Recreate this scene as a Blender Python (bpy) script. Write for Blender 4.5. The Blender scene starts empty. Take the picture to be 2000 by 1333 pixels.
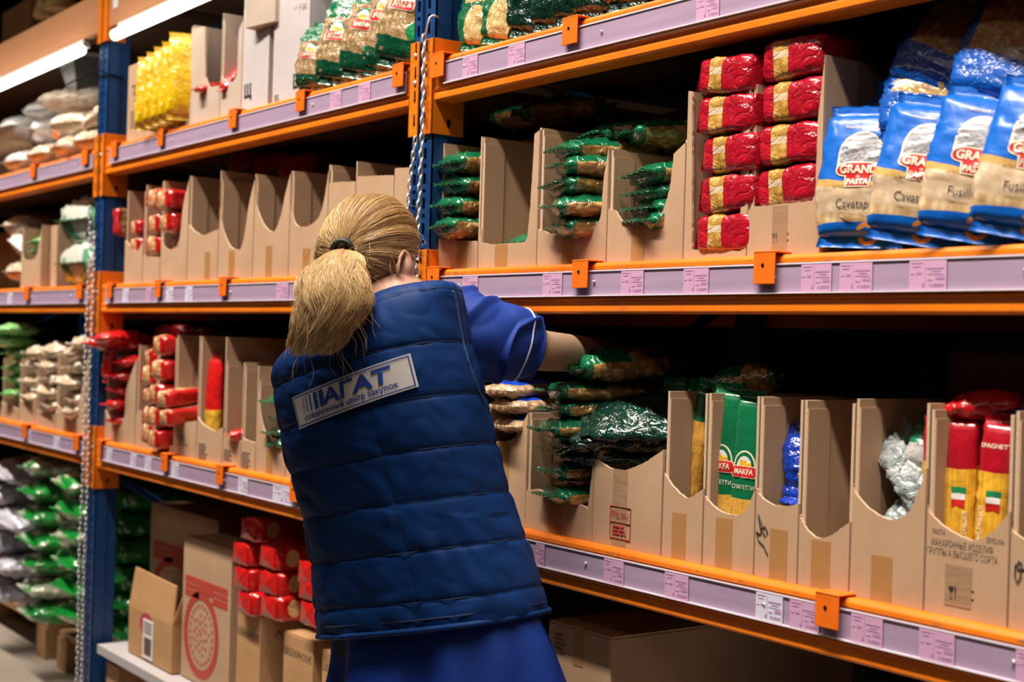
import bpy, bmesh, math, random
from mathutils import Vector, Matrix, noise
from mathutils.bvhtree import BVHTree
SC = bpy.context.scene
COL = SC.collection
# ------------------------------------------------------------------ camera
CAMZ = 1.33
cam_data = bpy.data.cameras.new('camera')
cam = bpy.data.objects.new('camera', cam_data); COL.objects.link(cam)
SC.camera = cam
cam_data.sensor_width = 36.0
cam_data.lens = 36.0 * 2750.0 / 2000.0
cam_data.clip_end = 60
YAW, PITCH, ROLL = math.radians(35.94), math.radians(0.03), math.radians(1.69)
CF = Vector((-math.cos(YAW) * math.cos(PITCH), math.sin(YAW) * math.cos(PITCH), math.sin(PITCH)))
_r = Vector((math.sin(YAW), math.cos(YAW), 0)); _u = _r.cross(CF)
CR = math.cos(ROLL) * _r + math.sin(ROLL) * _u
CU = -math.sin(ROLL) * _r + math.cos(ROLL) * _u
CAM = Vector((0, -1.5, CAMZ))
cam.matrix_world = Matrix(((CR.x, CU.x, -CF.x, CAM.x), (CR.y, CU.y, -CF.y, CAM.y), (CR.z, CU.z, -CF.z, CAM.z), (0, 0, 0, 1)))
cam_data.dof.use_dof = True
cam_data.dof.focus_distance = 2.35
cam_data.dof.aperture_fstop = 4.2
# ------------------------------------------------------------------ view + world
SC.view_settings.view_transform = 'Standard'
SC.view_settings.look = 'None'
SC.view_settings.gamma = 1
SC.view_settings.exposure = 0.0
world = bpy.data.worlds.new('world'); SC.world = world
world.use_nodes = True
world.node_tree.nodes['Background'].inputs[0].default_value = (0.9, 0.8, 0.75, 1)
world.node_tree.nodes['Background'].inputs[1].default_value = 0.012
# ------------------------------------------------------------------ lamps (ceiling trunking rows over the aisle)
def area(name, loc, sx, sy, power, col, rot=(0, 0, 0)):
    d = bpy.data.lights.new(name, 'AREA'); d.shape = 'RECTANGLE'; d.size = sx; d.size_y = sy
    d.energy = power; d.color = col
    o = bpy.data.objects.new(name, d); COL.objects.link(o); o.location = loc; o.rotation_euler = rot
    return o
area('aisle_lamp_light', (-2.6, -0.80, 3.10), 10.0, 0.09, 128, (1.0, 0.90, 0.79), (math.radians(20), 0, 0)).data.spread = math.radians(72)
area('far_aisle_lamp_light', (-2.0, -3.2, 3.6), 10.0, 0.5, 26, (1.0, 0.86, 0.74), (math.radians(35), 0, 0))
# ------------------------------------------------------------------ pixel ray -> real point helpers
def ray(px, py): return (px - 1000) * CR + (666.5 - py) * CU + 2750.0 * CF
def aty(px, py, Y=0.0):
    d = ray(px, py); return CAM + d * ((Y - CAM.y) / d.y)
def atd(px, py, D): return CAM + ray(px, py) * (D / 2750.0)
# ------------------------------------------------------------------ mesh collector
class MB:
    def __init__(s): s.v = []; s.f = []; s.m = []; s.sm = []
    def add(s, vs, fs, mi=0, sm=False):
        b = len(s.v); s.v += [tuple(p) for p in vs]
        for k, f in enumerate(fs):
            s.f.append([b + i for i in f]); s.m.append(mi[k] if isinstance(mi, list) else mi); s.sm.append(sm)
    def box(s, x0, x1, y0, y1, z0, z1, mi=0):
        s.add([(x0, y0, z0), (x1, y0, z0), (x1, y1, z0), (x0, y1, z0), (x0, y0, z1), (x1, y0, z1), (x1, y1, z1), (x0, y1, z1)],
              [(0, 3, 2, 1), (4, 5, 6, 7), (0, 1, 5, 4), (1, 2, 6, 5), (2, 3, 7, 6), (3, 0, 4, 7)], mi)
    def prism(s, poly, plane, a, b, mi=0, mie=None):
        """poly 2-d; plane 'xz' extrudes in y, 'yz' in x, 'xy' in z"""
        n = len(poly)
        def P(p, t):
            return {'xz': (p[0], t, p[1]), 'yz': (t, p[0], p[1]), 'xy': (p[0], p[1], t)}[plane]
        vs = [P(p, a) for p in poly] + [P(p, b) for p in poly]
        fs = [list(range(n)), list(range(2 * n - 1, n - 1, -1))] + [(i, (i + n), (i + 1) % n + n, (i + 1) % n) for i in range(n)]
        s.add(vs, fs, [mi, mi] + [mi if mie is None else mie] * n)
    def loft(s, rings, mi=0, sm=True, cap=True, closed=False):
        n = len(rings[0]); vs = [p for r in rings for p in r]; fs = []
        R = len(rings)
        for k in range(R if closed else R - 1):
            k2 = (k + 1) % R
            for i in range(n):
                j = (i + 1) % n
                fs.append((k * n + i, k * n + j, k2 * n + j, k2 * n + i))
        if cap and not closed:
            fs.append(list(range(n - 1, -1, -1))); fs.append([(R - 1) * n + i for i in range(n)])
        s.add(vs, fs, mi, sm)
    def tube(s, path, rad, n=8, mi=0, cap=True, closed=False):
        path = [Vector(p) for p in path]; rings = []; R = len(path); up = None
        for k, p in enumerate(path):
            a = path[(k - 1) % R] if (closed or k > 0) else p
            b = path[(k + 1) % R] if (closed or k < R - 1) else p
            t = (b - a); t = t.normalized() if t.length > 1e-9 else Vector((0, 0, 1))
            if up is None:
                up = Vector((0, 0, 1)) if abs(t.z) < .9 else Vector((1, 0, 0))
            x = t.cross(up)
            if x.length < 1e-6: x = t.cross(Vector((0, 1, 0)))
            x.normalize(); y = x.cross(t).normalized(); up = y
            r = rad[k] if isinstance(rad, (list, tuple)) else rad
            rings.append([p + (x * math.cos(q) + y * math.sin(q)) * r for q in [2 * math.pi * i / n for i in range(n)]])
        s.loft(rings, mi, True, cap, closed)
    def ellipsoid(s, c, ax, ay, az, nu=20, nv=14, mi=0):
        c = Vector(c); rings = []
        for k in range(1, nv):
            ph = math.pi * k / nv
            rings.append([c + ax * (math.sin(ph) * math.cos(t)) + ay * (math.sin(ph) * math.sin(t)) - az * math.cos(ph) for t in [2 * math.pi * i / nu for i in range(nu)]])
        s.loft(rings, mi, True, True)
    def mesh(s, name, mats, org=None):
        me = bpy.data.meshes.new(name)
        vs = s.v if org is None else [(p[0] - org[0], p[1] - org[1], p[2] - org[2]) for p in s.v]
        me.from_pydata(vs, [], s.f)
        for m in mats: me.materials.append(m)
        me.polygons.foreach_set('material_index', s.m)
        me.polygons.foreach_set('use_smooth', s.sm)
        me.update()
        return me
    def build(s, name, mats, parent=None, org=None, loc=None, rot=None):
        if not isinstance(mats, (list, tuple)): mats = [mats]
        o = bpy.data.objects.new(name, s.mesh(name, mats, org)); COL.objects.link(o)
        if parent is not None: o.parent = parent
        if loc is not None: o.location = loc
        if rot is not None: o.rotation_euler = rot
        return o
def tag(o, label=None, cat=None, group=None, kind=None):
    if label: o['label'] = label
    if cat: o['category'] = cat
    if group: o['group'] = group
    if kind: o['kind'] = kind
    return o
def thing(name, label, cat, loc=(0, 0, 0), rot=(0, 0, 0), group=None):
    o = bpy.data.objects.new(name, None); COL.objects.link(o); o.empty_display_size = .05
    o.location = loc; o.rotation_euler = rot
    return tag(o, label, cat, group)
def dup(root, loc, rot=None, label=None, group=None, scale=None):
    r = root.copy(); COL.objects.link(r); r.location = loc
    if rot is not None: r.rotation_euler = rot
    if scale is not None: r.scale = scale
    if label: r['label'] = label
    if group: r['group'] = group
    for ch in list(root.children):
        c = ch.copy(); COL.objects.link(c); c.parent = r
        for g in list(ch.children):
            d = g.copy(); COL.objects.link(d); d.parent = c
    return r
def bevel_mod(o, w, seg=2, ang=40):
    m = o.modifiers.new('bevel', 'BEVEL'); m.width = w; m.segments = seg; m.limit_method = 'ANGLE'; m.angle_limit = math.radians(ang)
    return o
# ------------------------------------------------------------------ shader graph helper
class S:
    def __init__(s, g, k): s.g = g; s.k = k
    def op(s, o, b=None, c=None, rev=False):
        n = s.g.nt.nodes.new('ShaderNodeMath'); n.operation = o
        args = [s, b, c]
        if rev: args = [b, s, c]
        for i, a in enumerate(args):
            if a is None: continue
            if isinstance(a, S): s.g.nt.links.new(a.k, n.inputs[i])
            else: n.inputs[i].default_value = a
        return S(s.g, n.outputs[0])
    def __add__(s, b): return s.op('ADD', b)
    __radd__ = __add__
    def __sub__(s, b): return s.op('SUBTRACT', b)
    def __rsub__(s, b): return s.op('SUBTRACT', b, rev=True)
    def __mul__(s, b): return s.op('MULTIPLY', b)
    __rmul__ = __mul__
    def __truediv__(s, b): return s.op('DIVIDE', b)
    def __neg__(s): return s.op('MULTIPLY', -1.0)
    def gt(s, b): return s.op('GREATER_THAN', b)
    def lt(s, b): return s.op('LESS_THAN', b)
    def abs(s): return s.op('ABSOLUTE')
    def sin(s): return s.op('SINE')
    def pow(s, b): return s.op('POWER', b)
    def max(s, b): return s.op('MAXIMUM', b)
    def min(s, b): return s.op('MINIMUM', b)
    def sqrt(s): return s.op('SQRT')
    def frac(s): return s.op('FRACT')
    def ramp(s, a, b):
        n = s.g.nt.nodes.new('ShaderNodeMapRange'); s.g.nt.links.new(s.k, n.inputs[0])
        n.inputs[1].default_value = a; n.inputs[2].default_value = b
        return S(s.g, n.outputs[0])
class G:
    def __init__(g, nt): g.nt = nt; g.tc = nt.nodes.new('ShaderNodeTexCoord')
    def xyz(g):
        n = g.nt.nodes.new('ShaderNodeSeparateXYZ'); g.nt.links.new(g.tc.outputs['Object'], n.inputs[0])
        return [S(g, n.outputs[i]) for i in range(3)]
    def vec(g, sc):
        if isinstance(sc, (int, float)): sc = (sc, sc, sc)
        n = g.nt.nodes.new('ShaderNodeMapping'); g.nt.links.new(g.tc.outputs['Object'], n.inputs[0])
        n.inputs['Scale'].default_value = sc
        return n.outputs[0]
    def noise(g, sc, detail=2, rough=.5, dist=0):
        n = g.nt.nodes.new('ShaderNodeTexNoise'); g.nt.links.new(g.vec(sc), n.inputs['Vector'])
        n.inputs['Scale'].default_value = 1; n.inputs['Detail'].default_value = detail
        n.inputs['Roughness'].default_value = rough; n.inputs['Distortion'].default_value = dist
        return S(g, n.outputs[0])
    def vor(g, sc, feat='F1', out=0):
        n = g.nt.nodes.new('ShaderNodeTexVoronoi'); g.nt.links.new(g.vec(sc), n.inputs['Vector'])
        n.inputs['Scale'].default_value = 1; n.feature = feat
        return S(g, n.outputs[out])
    def col(g, c):
        n = g.nt.nodes.new('ShaderNodeRGB'); n.outputs[0].default_value = (c[0], c[1], c[2], 1); return n.outputs[0]
    def mix(g, f, a, b, mode='MIX'):
        n = g.nt.nodes.new('ShaderNodeMixRGB'); n.blend_type = mode
        if isinstance(f, S): g.nt.links.new(f.k, n.inputs[0])
        else: n.inputs[0].default_value = f
        for i, c in ((1, a), (2, b)):
            if isinstance(c, tuple): n.inputs[i].default_value = (c[0], c[1], c[2], 1)
            elif isinstance(c, S): g.nt.links.new(c.k, n.inputs[i])
            else: g.nt.links.new(c, n.inputs[i])
        return n.outputs[0]
    def rnd(g):
        n = g.nt.nodes.new('ShaderNodeNewGeometry'); return S(g, n.outputs['Random Per Island'])
    def objrnd(g):
        n = g.nt.nodes.new('ShaderNodeObjectInfo'); return S(g, n.outputs['Random'])
def material(name, fn=None, color=(.5, .5, .5), rough=.5, metal=0, spec=.5, **kw):
    m = bpy.data.materials.new(name); m.use_nodes = True; nt = m.node_tree
    b = nt.nodes['Principled BSDF']
    b.inputs['Base Color'].default_value = (*color, 1); b.inputs['Roughness'].default_value = rough
    b.inputs['Metallic'].default_value = metal; b.inputs['Specular IOR Level'].default_value = spec
    for k, v in kw.items():
        b.inputs[k.replace('_', ' ')].default_value = v
    if fn:
        g = G(nt); r = fn(g)
        if 'color' in r:
            c = r['color']
            nt.links.new(c.k if isinstance(c, S) else c, b.inputs['Base Color'])
        if 'rough' in r: nt.links.new(r['rough'].k, b.inputs['Roughness'])
        if 'alpha' in r: nt.links.new(r['alpha'].k, b.inputs['Alpha'])
        if 'bump' in r:
            h, st, di = r['bump']; n = nt.nodes.new('ShaderNodeBump')
            n.inputs['Strength'].default_value = st; n.inputs['Distance'].default_value = di
            nt.links.new(h.k, n.inputs['Height']); nt.links.new(n.outputs[0], b.inputs['Normal'])
    return m
# ---- setting / rack materials
def f_card(base, dark):
    def fn(g):
        x, y, z = g.xyz()
        n = g.noise(9, 3); n2 = g.noise((160, 160, 12), 2)
        c = g.mix(n.ramp(.3, .7), base, dark)
        c = g.mix((n2 - .5).abs() * .5, c, (base[0] * .6, base[1] * .55, base[2] * .5))
        w = ((x + y) * 900.0).sin()
        return dict(color=c, bump=(w * .25 + n2, .12, .001))
    return fn
M = {}
M['card'] = material('cardboard', f_card((.47, .305, .19), (.41, .26, .155)), rough=.8, spec=.25)
M['card_pale'] = material('cardboard_pale', f_card((.50, .40, .33), (.44, .345, .275)), rough=.75, spec=.25)
M['card_brown'] = material('cardboard_brown', f_card((.48, .27, .125), (.41, .225, .10)), rough=.8, spec=.25)
M['card_white'] = material('cardboard_white', f_card((.52, .47, .47), (.47, .42, .42)), rough=.7, spec=.3)
M['cut'] = material('cardboard_cut_edge', lambda g: dict(color=g.mix(g.noise(300, 2), (.42, .28, .18), (.62, .47, .34))), rough=.9, spec=.1)
M['tape'] = material('packing_tape', lambda g: dict(color=g.mix(g.noise(30, 2), (.34, .17, .06), (.42, .22, .085)), bump=(g.noise((8, 8, 120), 2), .3, .001)), rough=.3)
M['tape_clear'] = material('packing_tape_clear', lambda g: dict(color=g.mix(g.noise(30, 2), (.30, .19, .11), (.36, .23, .14)), bump=(g.noise((20, 20, 90), 2), .5, .002)), rough=.2)
def f_orange(g):
    n = g.noise((14, 14, 160), 4, .65); n2 = g.noise(38, 4, .7); n3 = g.noise(5, 2)
    c = g.mix(n3.ramp(.3, .7), (.80, .21, .006), (.68, .145, .005))
    zz = g.xyz()[2]; edge = (zz - .074).abs().lt(.009) + .25
    scr = (n.ramp(.50, .60)) * (n2.ramp(.47, .58)) * edge.min(1.0)
    c = g.mix(scr * .8, c, (.16, .075, .04))
    return dict(color=c, rough=scr * .35 + .34 + n3 * .08, bump=(n2, .06, .002))
M['orange'] = material('orange_powder_coat', f_orange, spec=.5)
def f_clip(g):
    n = g.noise(40, 3)
    return dict(color=g.mix(n.ramp(.4, .8), (.83, .16, .008), (.72, .12, .008)), bump=(g.noise(400, 2), .08, .001))
M['clip'] = material('orange_clip_paint', f_clip, rough=.4)
def f_blue(g):
    n = g.noise((60, 60, 25), 5, .7); n2 = g.noise(9, 2)
    c = g.mix(n2, (.008, .055, .19), (.006, .04, .14))
    return dict(color=g.mix(n.ramp(.66, .74) * .7, c, (.30, .42, .45)), bump=(n2, .05, .003))
M['blue'] = material('blue_powder_coat', f_blue, rough=.38)
M['dark'] = material('hole_dark', color=(.004, .004, .005), rough=.9, spec=.1)  # near-black stands for the shade inside slots and holes, also colours the cable
def f_rail(g):
    x, y, z = g.xyz(); n = g.noise((3, 3, 60), 3)
    return dict(color=g.mix(n.ramp(.3, .7), (.40, .29, .40), (.33, .235, .355)), rough=n * .2 + .22)
M['rail'] = material('lavender_plastic', f_rail, spec=.5)
M['rail_lip'] = material('clear_plastic_lip', color=(.72, .64, .72), rough=.2)
M['tag_pink'] = material('pink_paper', color=(.56, .32, .48), rough=.45)
M['tag_white'] = material('white_paper', color=(.62, .60, .72), rough=.45)
M['tag_ink'] = material('tag_ink', color=(.40, .23, .40), rough=.6)
M['greyboard'] = material('grey_white_board', color=(.42, .39, .40), rough=.5)
M['paper'] = material('paper_white', color=(.72, .70, .68), rough=.5)
M['ink'] = material('black_ink', color=(.025, .022, .022), rough=.6)
M['ink_soft'] = material('faded_ink', color=(.13, .09, .065), rough=.7)
M['ink_red'] = material('red_ink', color=(.42, .045, .03), rough=.6)
M['zinc'] = material('zinc_steel', lambda g: dict(color=g.mix(g.noise(60, 2), (.80, .80, .84), (.60, .61, .65))), rough=.34, metal=.65)
M['deck'] = material('shelf_deck_board', lambda g: dict(color=g.mix(g.noise(20, 4), (.11, .055, .028), (.06, .032, .018))), rough=.8)
def f_wood(g):
    n = g.noise((4, 60, 60), 4, .6)
    return dict(color=g.mix(n.ramp(.3, .7), (.42, .24, .11), (.28, .14, .06)), bump=(n, .3, .002))
M['wood'] = material('pallet_wood', f_wood, rough=.75)
M['fascia'] = material('fascia_board', lambda g: dict(color=g.mix(g.noise((3, 9, 40), 4), (.52, .24, .11), (.40, .17, .075))), rough=.6)
def f_floor(g):
    v = g.vor(55, 'F1', 1); n = g.noise(2.5, 3); n2 = g.noise(140, 3)
    c = g.mix(n2.ramp(.3, .7), (.30, .25, .205), (.17, .14, .115))
    c = g.mix(n.ramp(.3, .7) * .35, c, (.38, .33, .28))
    return dict(color=c, rough=n * .2 + .4)
M['floor'] = material('terrazzo_floor', f_floor)
M['wall'] = material('dark_wall', lambda g: dict(color=g.mix(g.noise(3, 3), (.012, .011, .011), (.008, .007, .007))), rough=.85)
M['ceil'] = material('ceiling_panel', lambda g: dict(color=g.mix(g.noise(3, 3), (.25, .24, .23), (.2, .19, .18))), rough=.85)
def emis(name, c, st):
    m = bpy.data.materials.new(name); m.use_nodes = True; b = m.node_tree.nodes['Principled BSDF']
    b.inputs['Base Color'].default_value = (.9, .9, .9, 1); b.inputs['Emission Color'].default_value = (*c, 1); b.inputs['Emission Strength'].default_value = st
    return m
M['tube'] = emis('fluorescent_tube', (1, .93, .82), 8.0)
M['tube_housing'] = material('tube_housing', color=(.6, .56, .52), rough=.4)
FZ = .12   # floor level
# ================================================================== room shell
def struct(name, mb, mat):
    o = mb.build(name, mat); o['kind'] = 'structure'; return o
m = MB(); m.box(-14, 5, -5, 6, 0, FZ); struct('floor', m, M['floor'])
m = MB(); m.box(-14, 5, -5, 6, 5.0, 5.1); struct('ceiling', m, M['ceil'])
m = MB(); m.box(-14, 5, 6, 6.1, 0, 5); struct('wall_back', m, M['wall'])
m = MB(); m.box(-14.1, -14, -5, 6, 0, 5); struct('wall_left', m, M['wall'])
m = MB(); m.box(5, 5.1, -5, 6, 0, 5); struct('wall_right', m, M['wall'])
m = MB(); m.box(-14, 5, -5.1, -5, 0, 5); struct('wall_front', m, M['wall'])
# aisle lamp housings
for nm, y, z, w, lab in (('linear_ceiling_lamp', -.80, 3.10, .10, 'long white linear lamp hung over the aisle in front of the racking'),
                    ('linear_ceiling_lamp', -3.2, 3.62, .3, 'long linear lamp hung over the far side of the aisle')):
    m = MB(); m.box(-7.6, 3.0, y - w / 2, y + w / 2, z + .02, z + .07)
    for xx in (-6, -2.6, 1): m.box(xx - .004, xx + .004, y - .004, y + .004, z + .07, 5.0)
    tag(m.build(nm, M['tube_housing']), lab, 'lamp')
# ================================================================== racking
ZU, ZM, ZL, ZT = 1.8015, 1.3818, .9092, 2.25      # beam undersides
BH = .086                                        # beam height
TU, TM, TL = ZU + BH, ZM + BH, ZL + BH
POSTS = [(-7.12, -7.04), (-4.283, -4.203), (-2.437, -2.357), (-.513, -.433)]
BAYS = [(-7.04, -4.283), (-4.203, -2.437), (-2.357, -.513)]
BN = ['far left bay', 'middle bay', 'near right bay']
def upright(x0, x1, label):
    t = thing('rack_upright_frame', label, 'rack upright', (x0, 0, 0))
    W = x1 - x0; H = 2.9
    m = MB()
    # front face in strips with two columns of holes
    cols = [(.010, .021), (.048, .059)]
    xs = [0, .010, .021, .048, .059, W]
    for a, b in ((0, .010), (.021, .030), (.040, .048), (.059, W)):
        m.box(a, b, 0, .003, FZ, H)
    m.box(.028, .042, .006, .009, FZ, H)                 # recessed centre web
    m.box(.028, .031, 0, .009, FZ, H); m.box(.039, .042, 0, .009, FZ, H)
    for a, b in cols:
        z = FZ + .02
        prev = FZ
        while z < H - .05:
            for (h0, h1) in ((z, z + .022), (z + .032, z + .040)):
                m.box(a, b, 0, .003, prev, h0); prev = h1
            z += .05
        m.box(a, b, 0, .003, prev, H)
    # sides: stepped flange
    for s in (0, 1):
        X = 0 if s == 0 else W
        d = 1 if s == 0 else -1
        m.box(min(X, X + d * .003), max(X, X + d * .003), 0, .036, FZ, H)
        m.box(min(X + d * .003, X + d * .008), max(X + d * .003, X + d * .008), .033, .036, FZ, H)
        m.box(min(X + d * .005, X + d * .008), max(X + d * .005, X + d * .008), .036, .068, FZ, H)
    m.build('front_post', M['blue'], t)
    m = MB(); m.box(.012, W - .012, .02, .022, FZ, H); m.build('hole_shade_sheet', M['dark'], t)  # dark sheet behind the perforations paints the shade inside the post
    m = MB(); m.box(0, W, .93, 1.0, FZ, H); m.build('rear_post', M['blue'], t)
    zs = [.3, .9, 1.5, 2.1, 2.7]
    for i in range(4):
        m = MB(); a, b = ((.05, .95) if i % 2 else (.95, .05))
        m.tube([(W / 2, a, zs[i]), (W / 2, b, zs[i + 1])], .014, 6); m.build('brace', M['blue'], t)
    m = MB(); m.box(-.02, W + .02, -.02, .09, FZ, FZ + .008); m.build('foot_plate', M['blue'], t)
    return t
for (a, b), lab in zip(POSTS, ('blue rack upright at the far left end behind the clear sacks', 'blue perforated rack upright left of the red pointed bags, two chain strands on it',
                               'blue perforated rack upright just right of the woman with a hooked chain', 'blue rack upright at the right end of the near bay')):
    upright(a, b, lab)
def beam(bay, z, zname, right_conn=True, left_conn=True):
    x0, x1 = BAYS[bay]
    t = thing('shelf_beam', 'orange steel %s shelf beam of the %s' % (zname, BN[bay]), 'shelf beam', (x0, 0, z))
    L = x1 - x0; m = MB()
    pr = [(.002, 0), (-.001, .003), (-.001, .014), (.003, .017), (.003, .020), (-.001, .023), (.002, .0285), (.002, .070), (.0, .073), (.0, .080), (.004, .0855), (.045, .086), (.045, 0)]
    m.prism(pr, 'yz', 0, L)
    bevel_mod(m.build('beam_profile', M['orange'], t), .0012, 2, 30)
    for side in (0, 1):
        # angled end plate that hooks over the post
        m = MB(); zt = .126; zb = -.064
        if side == 0:   # left end of this bay: plate over right part of the post at its left
            X0, X1 = -.030, .004
            m.box(X0, X1, -.007, -.003, zb, zt); m.box(0, .004, -.007, .070, zb, zt)
            cx = -.020; 
        else:
            X0, X1 = L - .004, L + .030
            m.box(X0, X1, -.007, -.003, zb, zt); m.box(L - .004, L, -.007, .070, zb, zt)
            cx = L + .020
        o = bevel_mod(m.build('end_connector', M['orange'], t), .001, 2)
        for k in range(4):
            m = MB(); zz = zb + .018 + k * .048
            m.prism([(cx - .0022, zz + .008), (cx - .0045, zz + .008), (cx, zz), (cx + .0045, zz + .008), (cx + .0022, zz + .008), (cx + .0022, zz + .026), (cx - .0022, zz + .026)], 'xz', -.0078, -.0068); m.build('hook_slot', M['dark'], o)  # raised dark prism in place of an opening, its shade put into the colour
        if side == 0: m = MB(); m.prism([(.030, -.046), (.034, -.049), (.038, -.046), (.038, -.034), (.034, -.031), (.030, -.034)], 'yz', .0035, .0046); m.build('bolt_hole', M['dark'], o)
        if zname != 'header' and bay != 0:
            for k in ((3.0, 1.85) if side else (2.25,)):
                m = MB(); zz = zb + .018 + k * .048
                c = Vector((cx, -.0085, zz)); m.ellipsoid(c, Vector((.0055, 0, 0)), Vector((0, .003, 0)), Vector((0, 0, .006)), 12, 6); m.build('rivet', M['zinc'], o)
    m = MB(); m.box(0, L, .955, 1.0, 0, BH); m.build('rear_rail', M['orange'], t)
    m = MB(); m.box(.006, L - .006, .046, .954, BH - .022, BH - .004); m.build('deck_board', M['deck'], t)
    return t
for b in range(3):
    beam(b, ZU, 'upper'); beam(b, ZM, 'middle'); beam(b, ZL, 'lower')
# header fascia boards with a tube lamp under each
for b, (lab, lab2) in enumerate((('brown wooden header board of the far left bay above the clear sacks', 'lit fluorescent tube under the header board of the far left bay'),
                       ('brown wooden header board of the middle bay above the yellow packs', 'lit fluorescent tube under the header board of the middle bay'),
                       ('brown wooden header board of the near right bay', 'lit fluorescent tube under the header board of the near right bay'))):
    x0, x1 = BAYS[b]
    t = thing('header_board', lab, 'board', (x0, 0, ZT))
    m = MB(); m.box(.004, x1 - x0 - .004, -.002, .018, 0, .125); m.build('panel', M['fascia'], t)
    m = MB(); m.box(-.034, -.001, -.008, -.004, -.04, .16); m.box(0, .004, -.008, .05, -.04, .16); m.build('end_connector', M['orange'], t)
    m = MB(); m.box(x1 - x0 + .001, x1 - x0 + .034, -.008, -.004, -.04, .16); m.build('end_connector', M['orange'], t)
    if b == 1:
        m = MB(); m.box(.035, .075, -.0035, -.0022, .05, .115); m.build('price_card', M['paper'], t); m = MB(); m.box(.17, .215, -.0035, -.0022, .07, .12); m.build('price_card', M['paper'], t)
    m = MB(); m.box(.01, x1 - x0 - .01, .2, .92, .09, .11); m.build('top_deck', M['deck'], t)
    for (a, c) in (((.97, 1.77), (1.78, 2.62)) if b == 0 else ((.05, .85), (.86, 1.70)) if b != 1 else ((.085, .90), (.91, 1.73))):
        w = thing('tube_lamp', lab2 + (', left piece' if a < 1 and c < 1.8 and a != 1.78 and a < .98 and (a < .5 or b == 0) else ', right piece'), 'lamp', (x0 + a, -.012, 2.212))
        m = MB(); m.tube([(0, 0, 0), (c - a, 0, 0)], .016, 14); m.build('tube', M['tube'], w)
        m = MB(); m.box(0, c - a, .006, .03, .012, .036); m.build('housing', M['tube_housing'], w)
# price rails
TAGN = []
def price_rail(bay, z, zname):
    x0, x1 = BAYS[bay]; a, b = x0 + .045, x1 - .02
    t = thing('price_rail', 'lavender plastic price rail on the %s beam of the %s' % (zname, BN[bay]), 'price rail', (a, 0, z))
    L = b - a
    m = MB(); m.box(0, L, -.0045, -.0025, .030, .072); m.build('channel', M['rail'], t)
    m = MB(); m.box(0, L, -.0085, -.0025, .0285, .0305); m.build('lip', M['rail_lip'], t); m = MB(); m.box(0, L, -.0065, -.0045, .070, .0722); m.build('lip', M['rail_lip'], t)
    k = .07
    while k < L:
        m = MB(); m.ellipsoid((k, -.006, .053), Vector((.0028, 0, 0)), Vector((0, .003, 0)), Vector((0, 0, .0028)), 10, 6); m.build('screw', M['zinc'], t)
        k += .41
    return t
for b in range(3):
    price_rail(b, ZU, 'upper'); price_rail(b, ZM, 'middle'); price_rail(b, ZL, 'lower')
# extra second rail in front on the far-left lower beam
tag_group = 'price tags in the rails'
tagmesh = {}
def tag_thing(px, py, pz, w, kind, label):
    p = aty(px, py, -.006)
    key = (round(w, 3), kind)
    o = thing('price_tag', label, 'price tag', (p.x, -.0062, pz), group=tag_group)
    if key not in tagmesh:
        m = MB(); m.box(0, w, -.0004, .0006, 0, .038); A = m.mesh('paper', [M['tag_pink' if kind else 'tag_white']])
        m = MB()
        rr = random.Random(len(tagmesh))
        def ln(a, b, z, h=.0012): m.box(a * w, b * w, -.0008, -.0004, z, z + h)
        ln(.06, .36, .034); ln(.1, .3, .0295); ln(.04, .14, .020); ln(.2, .34, .020, .003); ln(.48, .93, .0265, .0022); ln(.6, .85, .023); ln(.50, .92, .0195, .0008)
        ln(.72, .95, .013, .005); ln(.5, .64, .012); ln(.36, .42, .004, .005); ln(.56, .62, .004, .004); ln(.66, .94, .0065, .0008); ln(.66, .94, .004, .0008)
        m.box(.43 * w, .435 * w, -.0008, -.0004, .003, .036)
        B = m.mesh('print', [M['tag_ink']]); tagmesh[key] = (A, B)
    A, B = tagmesh[key]
    q = bpy.data.objects.new('paper', A); COL.objects.link(q); q.parent = o
    q = bpy.data.objects.new('print', B); COL.objects.link(q); q.parent = o
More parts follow.
